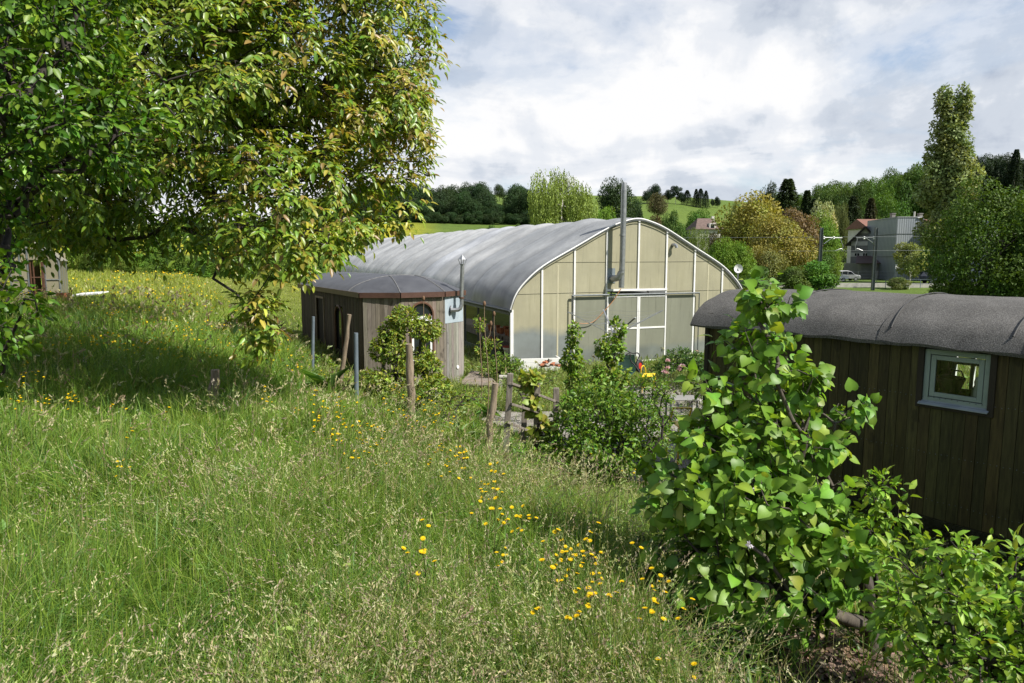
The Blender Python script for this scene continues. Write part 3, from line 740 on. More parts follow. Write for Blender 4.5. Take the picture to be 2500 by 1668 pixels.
# dark wagon at the right: face runs from the far left corner towards the lens
def dark_wagon():
    c = P(1728, 790, 10); ang = math.atan2(-.8, .6)
    W = Fr((c[0], c[1]), ang, 0.0)          # a: along the face towards the lens, b: behind the face
    ev = c[2]; LEN, WID = 7.2, 2.3; fl = .62
    w = thing('wooden_wagon', W(LEN / 2, WID / 2, 0), 'dark stained plank wagon with grey felt barrel roof and one small window', 'wagon')
    x0, zt = W.px(2262, 851); x1, _ = W.px(2424, 866); _, zb = W.px(2259, 978)
    print('dark wagon ev', ev, 'window', x0, x1, zb, zt)
    zt = max(zt, zb + .5); fx0, fx1, fb, ft = x0 - .06, x1 + .06, zb - .07, zt + .03
    mb = MB(); planks(mb, W, 0, LEN, fl - .12, ev + .16, .118, .022, (.040, .036, .0125), .26, [(fx0, fx1, fb, ft)], .005, 0, (.054, .047, .016))
    wall = mb.build('wall', M['stain'], w)
    nm = MB(); nm.col = (.25, .25, .25)
    for k in range(60):
        for z in (fl + .08, fl + .62, fl + 1.25):
            for dx in (.03, .09): nm.box(W(k * .118 + dx, -.0265, z + random.uniform(-.008, .008)), (.009, .006, .009), W.ax)
    nm.build('nail', M['steel_dark'], wall)['kind'] = 'stuff'
    # other walls: far end, back (with its own window), near end
    E = Fr(W(0, WID, 0), ang - math.pi / 2); mb = MB(); planks(mb, E, 0, WID, fl - .12, ev + .1, .118, .022, (.040, .036, .0125), .25); 
    arch = lambda s: ev + .05 + .44 * math.sqrt(max(0, 1 - (2 * s / WID - 1) ** 2))
    mb.col = (.04, .036, .0125); mb.prism([E(s, -.02, ev + .1 if q == 0 else max(ev + .1, arch(s) - .03)) for q, s in ((0, 0), (0, WID))] + [E(s, -.02, max(ev + .1, arch(s) - .03)) for s in np.linspace(WID, 0, 12)[1:-1]], E.b * .02)
    mb.build('end_wall', M['stain'], w)
    B = Fr(W(LEN, WID, 0), ang + math.pi); mb = MB(); bx0, bz0 = W.px(2332, 938, WID); bx1, bz1 = W.px(2409, 875, WID); hx = LEN - bx1; hw = bx1 - bx0
    planks(mb, B, 0, LEN, fl - .12, ev + .1, .118, .022, (.040, .036, .0125), .25, [(hx - .05, hx + hw + .05, bz0 - .05, bz1 + .05)]); mb.build('back_wall', M['stain'], w)
    mb = MB()
    for p, q in ((hx - .05, hx), (hx + hw * .36, hx + hw * .36 + .05), (hx + hw, hx + hw + .05)): B.box(mb, p, q, -.03, .02, bz0 - .05, bz1 + .05)
    B.box(mb, hx, hx + hw * .36, -.028, .018, bz1 - .12, bz1 - .07); B.box(mb, hx + hw * .36 + .05, hx + hw, -.028, .018, bz1 - .12, bz1 - .07)
    mb.build('back_window', M['stain'], w)
    N_ = Fr(W(LEN, 0, 0), ang + math.pi / 2); mb = MB(); planks(mb, N_, 0, WID, fl - .12, ev + .1, .118, .022, (.040, .036, .0125), .25); mb.build('near_wall', M['stain'], w)
    mb = MB(); W.box(mb, .03, LEN - .03, .005, WID - .03, fl - .14, fl); mb.build('floor', M['stain_plain'], w)
    mb = MB(); W.box(mb, -.012, .05, -.045, .0, fl - .14, ev + .12); mb.build('corner_trim', M['stain_plain'], w)
    # window
    win = MB(); 
    for a0, a1, z0, z1 in ((fx0, x0, fb, ft), (x1, fx1, fb, ft), (x0, x1, fb, zb)): W.box(win, a0, a1, -.05, .02, z0, z1)
    wo = win.build('window', M['stain_plain'], w, bevel=.003)
    W.box(lt := MB(), fx0 - .06, fx1 + .05, -.10, -.0, ft, ft + .035); lt.build('lintel', M['black'], wo)
    fr = MB(); q = .055
    for a0, a1, z0, z1 in ((x0, x0 + q, zb, zt), (x1 - q, x1, zb, zt), (x0 + q, x1 - q, zb, zb + q), (x0 + q, x1 - q, zt - q, zt)): W.box(fr, a0, a1, -.02, .03, z0, z1)
    q2 = q + .008
    for a0, a1, z0, z1 in ((x0 + q2, x0 + q2 + .05, zb + q2, zt - q2), (x1 - q2 - .05, x1 - q2, zb + q2, zt - q2), (x0 + q2 + .05, x1 - q2 - .05, zb + q2, zb + q2 + .05), (x0 + q2 + .05, x1 - q2 - .05, zt - q2 - .05, zt - q2)): W.box(fr, a0, a1, -.012, .02, z0, z1)
    fr.build('frame', M['sage'], wo, bevel=.003)
    si = MB(); si.prism([W(x0 - .02, -.02, zb + .012), W(x0 - .02, -.09, zb - .02), W(x0 - .02, -.09, zb - .03), W(x0 - .02, -.02, zb - .012)], W.t * (x1 - x0 + .04)); si.build('sill', M['sage_grey'], wo)
    pa = MB(); W.box(pa, x0 + q2 + .05, x1 - q2 - .05, .002, .008, zb + q2 + .05, zt - q2 - .05); pa.build('pane', M['glass'], wo)
    # barrel roof of felt: sheets lapped along the length
    ss = np.linspace(0, 1, 34); ov = .15
    def rp(s, l, lift):
        b = -ov + (WID + 2 * ov) * s; k = 2 * s - 1
        z = ev - .02 + .50 * (max(0, 1 - abs(k) ** 2.15)) ** .62
        return b, z + lift
    sheets = [(-.2, 1.32), (1.24, 2.62), (2.55, 3.95), (3.88, 5.3), (5.2, 7.4)]
    for n_, (s0, s1) in enumerate(sheets):
        mb = MB(); ls = np.arange(s0, s1 + .001, .045); skew = .12 * (n_ % 2 * 2 - 1) * (n_ > 0)
        Go, Gi = [], []
        for li, l in enumerate(ls):
            ro, ri = [], []
            for s in ss:
                lap = .024 * (1 - (l - s0) / (s1 - s0)) if n_ else .002
                nz = .014 * (float(vnoise(l * 3.1, s * 9, .5, n_)) - .5) + .03 * (float(vnoise(l, s * 5, .33, n_ + 4)) - .5) * (1 if s < .3 else .4)
                b, z = rp(s, l, lap + nz)
                lip = max(0, .06 - s) / .06 * .05 * (float(vnoise(l, 0, .35, 30 + n_)) - .3)
                ll = l + skew * (.5 - s) * (1 if li in (0,) else 0)
                ro.append(W(ll, b - lip * .4, z - lip)); ri.append(W(ll, b + .01 * (1 if s < .5 else -1), z - .035))
            Go.append(ro); Gi.append(ri)
        mb.grid(Go); mb.grid([r[::-1] for r in Gi])
        n = len(ss)
        for A_, B_ in (([r[0] for r in Go], [r[0] for r in Gi]), ([r[-1] for r in Gi], [r[-1] for r in Go]), (Gi[0], Go[0]), (Go[-1], Gi[-1])): mb.grid([A_, B_])
        ro_ = mb.build('roof_sheet', M['felt'], w)
        ro_.data.polygons.foreach_set('use_smooth', [True] * len(ro_.data.polygons)); ro_.modifiers.new('es', 'EDGE_SPLIT').split_angle = R(45)
    for s0, sk in ((1.24, -.10), (2.55, .12), (3.88, -.12)):      # tarred laps between the sheets
        MB().tube([W(s0 + sk * (.5 - s) + .02 * math.sin(s * 9 + s0), rp(s, s0, 0)[0], rp(s, s0, .034)[1]) for s in ss[1:-1]], .009, 5, cap=False).build('lap_seam', M['black'], w)
    # running gear
    ch = MB()
    for b in (.55, WID - .6): W.box(ch, .2, LEN - .2, b - .05, b + .05, fl - .30, fl - .145)
    ch.build('chassis', M['black'], w)
    for l in (1.0, 5.6):
        for b in (.25, WID - .25):
            wh = MB(); wh.tube([W(l, b - .07, .26), W(l, b + .07, .26)], .27, 20); t = wh.build('wheel', M['black'], w, bevel=.02)
            hb = MB(); hb.tube([W(l, b - .085, .26), W(l, b - .071, .26)], .13, 14); hb.build('rim', M['steel_dark'], t)
    # inside: bottle on the sill shelf, basket
    sh = MB(); W.box(sh, x0 - .1, x1 + .2, .05, .28, zb + .02, zb + .05); sh.build('shelf', M['stain_plain'], w)
    bt = MB(); bx, bz = x0 + .74 * (x1 - x0), zb + .052
    bt.tube([W(bx, .15, bz), W(bx, .15, bz + .10), W(bx, .15, bz + .17), W(bx, .15, bz + .21), W(bx, .15, bz + .26)], [.055, .056, .03, .034, .02], 12)
    tag(bt.build('bottle', M['steel'], smooth=True), 'grey bottle standing inside the small wagon window', 'bottle')
    bk = MB(); kx = x0 + .30 * (x1 - x0)
    bk.tube([W(kx, .20, bz), W(kx, .20, bz + .05), W(kx, .20, bz + .2), W(kx, .20, bz + .22)], [.05, .09, .14, .145], 14); bk.tube([W(kx - .14, .2, bz + .2), W(kx - .1, .2, bz + .3), W(kx + .1, .2, bz + .3), W(kx + .14, .2, bz + .2)], .01, 6)
    tag(bk.build('basket', M['stain_plain'], smooth=True), 'dark basket standing inside the small wagon window', 'basket')
M['stain_plain'] = simple('dark brown timber', (.026, .02, .012), (.018, .014, .009), 8, .7, stretch=(3, 3, .5))
M['sage'] = simple('sage green frame paint', (.25, .31, .28), (.20, .255, .23), 4, .45)
M['sage_grey'] = simple('grey sill paint', (.29, .33, .35), (.22, .26, .28), 5, .5)
m, nt = new_mat('roofing felt')
sp_ = RAMP(nt, NOISE(nt, 95, 3, .7), [(.38, .45), (.62, 1.25), (.72, 2.0)]); bg_ = RAMP(nt, NOISE(nt, 2.2, 7, .65), [(.3, .78), (.7, 1.2)])
lic = RAMP(nt, NOISE(nt, 14, 5, .7, off=(4, 4, 1)), [(.60, 0.0), (.70, .45)])
cf = MIXC(nt, 1.0, MIXC(nt, 1.0, (.118, .115, .11), sp_, 'MULTIPLY'), bg_, 'MULTIPLY'); cf = MIXC(nt, lic, cf, (.16, .15, .12))
FINISH(nt, cf, .95, 0, .12, BUMP(nt, NOISE(nt, 70, 4, .7), .7, .008)); M['felt'] = m
dark_wagon()

def brown_wagon():
    A0 = np.array([-3.67, 16.8]); ang = math.atan2(.483, .875); W = Fr(A0, ang, 0.0)
    zb, zt = .08, 2.50; LEN, WID = 7.0, 2.7
    w = thing('wooden_wagon', W(1.35, 3, .06), 'weathered brown plank wagon with bowed front and slate grey roof', 'wagon')
    plan = [(0, 0), (.8, -.45), (1.95, -.42), (2.7, 0)]
    fac = []
    for i in range(3):
        p, q = W(*plan[i], 0), W(*plan[i + 1], 0); an = math.atan2(q[1] - p[1], q[0] - p[0]); fac.append((Fr(p, an), math.hypot(*(q - p)[:2])))
    B_, bl = fac[1]
    wl, wt = B_.px(1001, 771); wr, _ = B_.px(1056, 771); _, wtop = B_.px(1028, 739); _, wbar = B_.px(1028, 778); _, wbot = B_.px(1028, 880)
    print('brown window', wl, wr, wtop, wbot, bl)
    hole = [(wl, wr, wbot, wtop)]
    cols = [((.185, .158, .125), (.235, .205, .165)), ((.20, .172, .138), (.15, .125, .098)), ((.25, .235, .21), (.18, .162, .142))]
    for i, (F, L) in enumerate(fac):
        mb = MB(); planks(mb, F, 0, L, zb, zt, .105, .022, cols[i][0], .2, hole if i == 1 else (), .005, 0, cols[i][1])
        if i == 1:      # timber above the arch, cut to its curve
            n = 12; cx = (wl + wr) / 2; r_ = (wr - wl) / 2; zs = wtop - r_
            for k in range(n):
                t0, t1 = math.pi * k / n, math.pi * (k + 1) / n
                x0, x1 = cx + r_ * math.cos(t0), cx + r_ * math.cos(t1); y0, y1 = zs + r_ * math.sin(t0), zs + r_ * math.sin(t1)
                mb.col = jitcol((.165, .13, .10), .1); mb.prism([F(x0, -.02, y0), F(x0, -.02, wtop), F(x1, -.02, wtop), F(x1, -.02, y1)], F.b * .02)
        mb.build('front_wall', M['plank'], w)
    S = Fr(W(0, LEN, 0), ang - math.pi / 2)      # left side, shade put into its darker plank colours
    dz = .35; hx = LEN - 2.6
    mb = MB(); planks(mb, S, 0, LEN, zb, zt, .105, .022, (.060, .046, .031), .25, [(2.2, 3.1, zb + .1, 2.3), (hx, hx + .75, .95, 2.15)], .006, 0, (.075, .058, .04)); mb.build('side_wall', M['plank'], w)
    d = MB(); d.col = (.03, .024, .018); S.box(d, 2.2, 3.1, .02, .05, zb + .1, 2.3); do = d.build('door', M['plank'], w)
    jm = MB(); S.box(jm, 3.1, 3.16, -.05, 0, zb + .1, 2.32); S.box(jm, 2.14, 2.2, -.05, 0, zb + .1, 2.32); S.box(jm, 2.2, 3.1, -.05, 0, 2.26, 2.32); jm.build('door_frame', M['post_wood'], do)
    wn = MB(); r_ = .375; cxx = hx + .375
    poly = [S(hx, .01, .95), S(hx + .75, .01, .95)] + [S(cxx + r_ * math.cos(t), .01, 1.775 + r_ * math.sin(t)) for t in np.linspace(0, math.pi, 14)]
    wn.prism(poly, S.b * .02); wo = wn.build('window', M['dark_glass'], w)
    cs = MB(); cs.tube([S(hx, -.03, .95)] + [S(cxx - r_ * math.cos(t), -.03, 1.775 + r_ * math.sin(t)) for t in np.linspace(0, math.pi, 14)] + [S(hx + .75, -.03, .95)], .035, 6); cs.build('casing', M['reddish'], wo)
    for F, L, nm in ((Fr(W(WID, 0, 0), ang + math.pi / 2), LEN, 'side_wall'), (Fr(W(WID, LEN, 0), ang + math.pi), WID, 'back_wall')):
        mb = MB(); planks(mb, F, 0, L, zb, zt, .105, .022, (.15, .12, .09), .2); mb.build(nm, M['plank'], w)
    mb = MB(); mb.prism([W(*q, zb - .05) for q in plan + [(WID, LEN), (0, LEN)]], (0, 0, .06)); mb.build('floor', M['stain_plain'], w)
    # arched front window
    cx = (wl + wr) / 2; r_ = (wr - wl) / 2; zs = wtop - r_
    pa = MB(); pa.prism([B_(wl, .0, wbot), B_(wr, .0, wbot)] + [B_(cx + r_ * math.cos(t), .0, zs + r_ * math.sin(t)) for t in np.linspace(0, math.pi, 16)], B_.b * .012)
    wo = pa.build('window', M['dark_glass'], w)
    cs = MB(); cs.tube([B_(wl, -.03, wbot)] + [B_(cx - r_ * math.cos(t), -.03, zs + r_ * math.sin(t)) for t in np.linspace(0, math.pi, 16)] + [B_(wr, -.03, wbot)], .03, 6); cs.build('casing', M['reddish'], wo)
    fr = MB(); q = .055
    for a0, a1, z0, z1 in ((wl + .03, wl + .03 + q, wbot, wbar - .06), (wr - .03 - q, wr - .03, wbot, wbar - .06), (wl + .03, wr - .03, wbar - .06, wbar - .005), (wl + .02, wr - .02, wbar + .002, wbar + .06), (wl + .03 + q, wr - .03 - q, wbot, wbot + q)): B_.box(fr, a0, a1, -.03, -.002, z0, z1)
    fr.build('frame', M['white_paint'], wo, bevel=.004)
    # painted plate, round vent, flue
    C_, cl = fac[2]
    p0, zp = C_.px(1084.5, 790); pl = MB(); C_.box(pl, p0, cl - .03, -.030, -.024, zp, zt - .02); pl.build('flue_plate', M['plate_pale'], w)
    va, vz = C_.px(1115, 896); vm = MB(); vm.tube([C_(va, -.045, vz), C_(va, -.022, vz)], .045, 14); vm.build('vent_cover', M['white_paint'], w)
    ea, ez = C_.px(1098, 757); f0 = P(1127, 745, 18.0 - .35); ft = P(1129, 645, 17.65); o_ = C_(ea, -.02, ez); f0[2] = ez
    fl = MB(); kk = f0 - o_
    fl.tube([o_, o_ + kk * .62, o_ + kk * .86 + np.array([0, 0, .03]), f0 + np.array([0, 0, .14]), f0 + np.array([0, 0, .5]), ft], .052, 12)
    for j in range(5): fl.tube([o_ + kk * (.72 + .05 * j) + np.array([0, 0, .012 * j * j * .5]), o_ + kk * (.735 + .05 * j) + np.array([0, 0, .012 * j * j * .5])], .059, 12)
    flo = fl.build('flue', M['steel'], w, smooth=True)
    ro = MB(); ro.tube([o_ + unit(kk) * .0, o_ + unit(kk) * .02], .125, 16); ro.build('rosette', M['steel'], flo)
    cap = MB(); n = 8; cap.tube([ft + np.array([0, 0, .12]), ft + np.array([0, 0, .24])], [.125, .01], n)
    for j in range(4):
        t = j * math.pi / 2 + .4; e = np.array([math.cos(t), math.sin(t), 0]); cap.bar(ft + e * .058 - np.array([0, 0, .02]), ft + e * .112 + np.array([0, 0, .125]), .012)
    cap.build('flue_cap', M['steel'], flo)
    br = MB(); br.bar(C_(cl - .38, -.03, zt - .06), f0 + np.array([0, 0, zt - .06 - f0[2]]), .02); br.tube([f0 + np.array([0, 0, zt - .09 - f0[2]]), f0 + np.array([0, 0, zt - .05 - f0[2]])], .068, 12); br.build('bracket', M['reddish'], flo)
    # roof: barrel with a bowed, three-faced hip
    ov = .09; per = [(-ov, .0), (.78, -.45 - ov), (1.97, -.42 - ov), (WID + ov, 0)]
    def fl_(s):
        a = [p[0] for p in per]; return float(np.interp(s, a, [p[1] for p in per]))
    arch = lambda s: .40 * max(0, 1 - ((s - WID / 2) / (WID / 2 + ov)) ** 2) ** .75
    svals = np.unique(np.concatenate([np.linspace(-ov, WID + ov, 31), [.78, 1.97]])); ze = zt + .10
    rows = []
    for k in np.linspace(0, 1, 10): rows.append([W(s, fl_(s) + (.95 - fl_(s)) * k, ze + arch(s) * math.sin(k * math.pi / 2) ** .9) for s in svals])
    for l in np.linspace(.95, LEN + .12, 18)[1:]: rows.append([W(s, l, ze + arch(s) + .006 * (float(vnoise(l, s, .5, 2)) - .5)) for s in svals])
    mb = MB(); mb.grid(rows); mb.grid([[q - np.array([0, 0, .03]) for q in r[::-1]] for r in rows])
    ro = mb.build('roof', M['slate_felt'], w); ro.data.polygons.foreach_set('use_smooth', [True] * len(ro.data.polygons)); ro.modifiers.new('es', 'EDGE_SPLIT').split_angle = R(18)
    # seams over the hip edges
    sm = MB()
    for s0, s1 in ((.78, 1.0), (1.97, 1.72)):
        sm.tube([W(s0 + (s1 - s0) * k, fl_(s0) * (1 - k) + .95 * k, ze + .004 + arch(s0 + (s1 - s0) * k) * math.sin(k * math.pi / 2) ** .9) for k in np.linspace(0, 1, 10)], .014, 6)
    sm.tube([W(s, .95, ze + arch(s) + .002) for s in svals], .012, 6); sm.build('seam', M['seam_grey'], ro)
    fa = MB(); ring = per + [(WID + ov, LEN + .12), (-ov, LEN + .12)]
    for i in range(len(ring)):
        p, q = W(*ring[i], zt + .04), W(*ring[(i + 1) % len(ring)], zt + .04); dd = unit(q - p) * .012; fa.bar(p + dd, q - dd, .03, .13)
    fa.build('fascia', M['fascia'], w)
    # skirting boards under the bowed front
    for i, (F, L) in enumerate(fac[:2] + fac[2:]):
        sk = MB(); sk.prism([F(.02, -.10, zb - .35), F(L - .02, -.10, zb - .35), F(L - .02, -.04, zb - .01), F(.02, -.04, zb - .01)], F.b * .025); sk.build('skirt_board', M['skirt_wood'], w)
M['reddish'] = simple('reddish brown trim', (.12, .06, .035), (.08, .04, .025), 8, .6)
M['plate_pale'] = simple('pale blue grey sheet', (.36, .42, .46), (.28, .34, .39), 4, .5)
M['slate_felt'] = simple('slate grey felt', (.075, .078, .088), (.05, .052, .06), 2.5, .55, 0, .35, bump=.15, bscale=30)
M['seam_grey'] = simple('grey seam', (.20, .20, .20), (.13, .13, .135), 10, .8)
M['fascia'] = simple('brown metal fascia', (.105, .055, .04), (.075, .04, .03), 5, .5, .1)
M['skirt_wood'] = simple('orange brown board', (.24, .15, .085), (.17, .10, .06), 6, .75, stretch=(2, 2, 3))
brown_wagon()

# deck beside the brown wagon
dk = thing('wooden_deck', (-.9, 17.8, .1), 'low grey plank deck beside the bowed end of the brown wagon', 'deck')
e0, e1, e2, e3 = np.array([-1.34, 17.0, .30]), np.array([-.30, 16.9, .26]), np.array([-.72, 18.9, .27]), np.array([-1.15, 19.0, .31])
mb = MB()
for k in range(9):
    t0, t1 = k / 9 + .006, (k + 1) / 9 - .006
    a, b, c, d_ = e0 + (e3 - e0) * t0, e1 + (e2 - e1) * t0, e1 + (e2 - e1) * t1, e0 + (e3 - e0) * t1
    mb.col = jitcol((.24, .20, .165), .2); mb.prism([a, b, c, d_], (0, 0, -.035))
mb.build('deck_board', M['plank'], dk)
for p in (e0, e1, e2, e3):
    c_ = p * .94 + (e0 + e1 + e2 + e3) / 4 * .06; MB().bar(c_ - np.array([0, 0, .34]), c_ - np.array([0, 0, .04]), .08).build('leg', M['grey_wood'], dk)
# pale cover in the weeds before it
tb = G(1045, 985); rows = []
for i in range(12):
    r_ = []
    for j in range(12):
        x, y = (i / 11 - .5), (j / 11 - .5); h = .30 * max(0, 1 - (2 * x) ** 4) * max(0, 1 - (2 * y) ** 4) + .06 * float(vnoise(x, y, .2, 3)) * max(0, 1 - (2 * x) ** 2) * max(0, 1 - (2 * y) ** 2)
        r_.append((tb[0] + x * .75 - y * .2, tb[1] + y * .5 + .2, tb[2] - .03 + h))
    rows.append(r_)
mb = MB(); mb.grid(rows); o = mb.build('tarpaulin', simple('pale grey sheet', (.42, .43, .42), (.34, .35, .34), 3, .55)); o.data.polygons.foreach_set('use_smooth', [True] * len(o.data.polygons))
tag(o, 'crumpled pale grey tarpaulin in the weeds below the brown wagon', 'tarpaulin')
# stone bench
sb = G(1232, 958); st = thing('stone_bench', sb, 'small pale stone bench between two old fence posts', 'bench')
mb = MB(); mb.box(sb + np.array([0, 0, .40]), (.30, .2, .07)); mb.build('seat', M['stone'], st, bevel=.02)
for dx in (-.10, .10): MB().box(sb + np.array([dx, 0, .16]), (.09, .22, .385)).build('leg', M['stone'], st, bevel=.01)
# ------------------------------------------------------------------ buildings beyond the road
def ribbed():
    m, nt = new_mat('ribbed metal cladding')
    tc = NODE(nt, 'ShaderNodeTexCoord'); wv = NODE(nt, 'ShaderNodeTexWave', wave_type='BANDS', bands_direction='X'); wv.inputs['Scale'].default_value = 1.1
    mp = NODE(nt, 'ShaderNodeMapping'); mp.inputs['Rotation'].default_value = (0, 0, R(38)); nt.links.new(tc.outputs['Object'], mp.inputs[0]); nt.links.new(mp.outputs[0], wv.inputs[0])
    rb = RAMP(nt, wv.outputs['Fac'], [(.1, .80), (.9, 1.1)])
    c = MIXC(nt, RAMP(nt, NOISE(nt, .35, 5, .6, (1, 1, .4)), [(.35, 0.0), (.65, 1.0)]), (.25, .28, .31), (.30, .325, .35)); c = MIXC(nt, 1.0, c, rb, 'MULTIPLY')
    FINISH(nt, c, .5, .25, .4, BUMP(nt, wv.outputs['Fac'], .5, .05)); return m
M['ribbed'] = ribbed()
M['blue_clad'] = simple('dark blue cladding', (.07, .09, .13), (.06, .075, .11), 1, .5)
M['band_grey'] = simple('pale grey band', (.36, .37, .38), (.32, .33, .34), 1, .6)
M['render_white'] = simple('white render', (.62, .60, .55), (.50, .48, .44), 1.2, .85)
M['render_grey'] = simple('grey render', (.24, .235, .22), (.19, .185, .175), .8, .85)
M['tile_red'] = simple('red roof tiles', (.22, .105, .075), (.15, .075, .058), 3, .85, stretch=(1, 1, 3), bump=.5)
M['tile_grey'] = simple('grey roof tiles', (.21, .20, .19), (.14, .13, .125), 3, .85, bump=.5)
M['roof_brown'] = simple('brown sheet roof', (.13, .085, .07), (.09, .06, .05), 1.5, .7)
M['roof_maroon'] = simple('weathered brown tiles', (.15, .105, .09), (.10, .07, .06), 2, .85, bump=.5)
M['bay_shade'] = simple('painted bay shade', (.02, .018, .016), None, 2, .9)

g0 = .1
f = thing('factory_building', (65, 116, g0), 'tall grey ribbed metal building with dark blue wing behind the road', 'building')
FB = Fr((62.9, 113.0), 0.0, 0)
mb = MB(); top = 10.3
mb.prism([FB(0, 0, -.6), FB(4.4, 0, -.6), FB(4.4, 12, -.6), FB(1.3, 12, -.6), FB(.9, 7.5, -.6)], (0, 0, top + .6)); mb.build('wall', M['ribbed'], f)
mb = MB(); mb.prism([FB(-.08, -.08, top), FB(4.5, -.08, top), FB(4.5, 12, top), FB(1.3, 12, top), FB(.8, 7.6, top)], (0, 0, .12)); mb.build('roof', M['band_grey'], f)
mb = MB()
for z in (3.9, 7.6):
    FB.box(mb, -.05, 4.4, -.05, -.004, z, z + .09); mb.bar(FB(-.02, .0, z + .045), FB(.88, 7.5, z + .045), .06, .09)
mb.build('cladding_joint', M['steel_dark'], f)
wg = MB(); FB.box(wg, 4.42, 14, -4.2, 10, -.6, 9.55); wg.build('wing', M['blue_clad'], f)
mb = MB(); FB.box(mb, 4.36, 14, -4.28, -4.205, 6.6, 8.1); FB.box(mb, 4.34, 4.415, -4.2, -.1, 6.6, 8.1); mb.build('band', M['band_grey'], f)
dp = MB(); dp.tube([FB(4.1, -.10, 10.1), FB(4.1, -.10, 0)], .07, 8); dp.tube([FB(3.2, -.1, 10.2), FB(3.9, -.1, 10.25), FB(4.1, -.10, 10.05)], .1, 8); dp.build('downpipe', M['band_grey'], f, smooth=True)
vt = MB(); vt.tube([FB(3.3, 1, top + .1), FB(3.3, 1, top + 1.0)], .13, 8); vt.build('roof_vent', M['render_white'], f)

b = thing('barn', (64, 124, g0), 'old gabled barn in grey and white render with brown lean-to roof', 'barn')
BF = Fr((62.0, 126.0), math.atan2(-.6, .8), 0); bw = 4.6
zap, zev = 9.25, 6.75
def slab(z0, z1, mat, name, par=b, off=0.0):
    mb = MB()
    def half(z): return bw / 2 if z <= zev else bw / 2 * (zap - z) / (zap - zev)
    zs = [z0] + ([zev] if z0 < zev < z1 else []) + [z1]
    poly = [BF(bw / 2 - half(z), off, z) for z in zs] + [BF(bw / 2 + half(z), off, z) for z in zs[::-1]]
    mb.prism(poly, BF.b * .2); return mb.build(name, mat, par)
slab(-.5, 4.0, M['render_grey'], 'gable_wall'); wb_ = slab(4.0, 4.75, M['render_white'], 'window_band', off=-.02)
slab(4.75, 6.0, M['render_grey'], 'gable_wall'); slab(6.0, 6.75, M['render_white'], 'white_band', off=-.02); slab(6.75, 8.2, M['render_grey'], 'gable_wall'); slab(8.2, 9.15, M['render_white'], 'gable_top', off=-.02)
for a in (.7, 1.12, 2.05, 2.45, 3.5, 3.95):
    mb = MB(); BF.box(mb, a, a + .28, -.06, -.025, 4.15, 4.62); mb.build('window', M['dark_glass'], wb_)
mb = MB(); BF.box(mb, bw - .2, bw, .2, 14, -.5, zev); BF.box(mb, 0, .2, .2, 14, -.5, zev); mb.build('side_wall', M['render_grey'], b)
for sgn, nm in ((1, 'roof'), (-1, 'roof')):
    mb = MB(); e = bw / 2 + .75; dz = .75 * (zap - zev) / (bw / 2)
    p = [BF(bw / 2, -.8, zap + .05), BF(bw / 2 + sgn * e, -.8, zev - dz + .05), BF(bw / 2 + sgn * e, 15, zev - dz + .05), BF(bw / 2, 15, zap + .05)]
    mb.prism(p, (0, 0, .16)); mb.build(nm, M['tile_grey'], b)
    mb = MB(); mb.bar(BF(bw / 2, -.86, zap + .02), BF(bw / 2 + sgn * e, -.86, zev - dz + .02), .08, .32); mb.build('barge_board', M['stain_plain'], b)
# lean-to
LF = Fr((60.4, 119.0), 0.0, 0)
mb = MB(); LF.box(mb, 0, 3.9, 0, .2, -.5, 2.85); LF.box(mb, 0, .2, .2, 6, -.5, 2.85); mb.build('lean_to_wall', M['render_grey'], b)
mb = MB(); mb.prism([LF(-1.2, -.6, 2.75), LF(5.0, -.6, 2.75), LF(6.2, 3, 4.0), LF(1.2, 4, 4.0)], (0, 0, .12)); mb.build('lean_to_roof', M['roof_brown'], b)
mb = MB(); mb.prism([LF(4.1, -.12, 2.7), LF(6.0, -.12, 2.7), LF(6.0, -.12, 3.9)], LF.b * .1); LF.box(mb, 3.95, 4.15, -.05, .15, -.4, 2.72); mb.build('lean_to_gable', M['render_white'], b)
mb = MB(); LF.box(mb, 4.15, 6.0, 2.5, 2.6, -.5, 3.4); mb.build('bay_shade_sheet', M['bay_shade'], b)  # near-black sheet stands in for the shade inside the bay
rl = MB()
for z in (.6, 1.1): rl.bar(LF(4.2, -.2, z), LF(6.1, -.2, z), .05)
for a in (4.2, 5.1, 6.05): rl.bar(LF(a, -.2, -.2), LF(a, -.2, 1.12), .05)
rl.build('railing', M['steel'], b)

h = thing('house', (76, 140, 1), 'house with red tiled roof and two chimneys rising behind the metal building', 'house')
HF = Fr((69.0, 134.0), .05, 0)
mb = MB(); HF.box(mb, .5, 15, .6, 8, -.5, 9.7); mb.build('wall', M['render_white'], h)
mb = MB(); mb.prism([HF(0, 0, 9.6), HF(0, 4.2, 11.5), HF(0, 8.4, 9.6)], HF.t * 15.5); rf = mb.build('roof', M['tile_red'], h)
for a in (6.6, 12.2): c_ = MB(); HF.box(c_, a, a + .7, 3.2, 3.9, 10.4, 12.5); HF.box(c_, a - .08, a + .78, 3.12, 3.98, 12.5, 12.65); c_.build('chimney', M['render_grey'], rf)
h = thing('house', (42, 150, 4), 'small house with brown hipped roof half hidden among the trees', 'house')
HF = Fr((39.6, 149.0), .12, 0); gz = hz(42, 152)
mb = MB(); HF.box(mb, .4, 6.0, .4, 6, gz - 1, 10.2); mb.build('wall', M['render_white'], h)
mb = MB(); e = [HF(-.1, -.1, 10.0), HF(6.5, -.1, 10.0), HF(6.5, 6.6, 10.0), HF(-.1, 6.6, 10.0)]; r_ = [HF(1.6, 3.2, 12.5), HF(4.6, 3.2, 12.5)]
mb.add(e + r_, [(0, 1, 5, 4), (2, 3, 4, 5), (1, 2, 5), (3, 0, 4), (3, 2, 1, 0)]); rf = mb.build('roof', M['roof_maroon'], h)
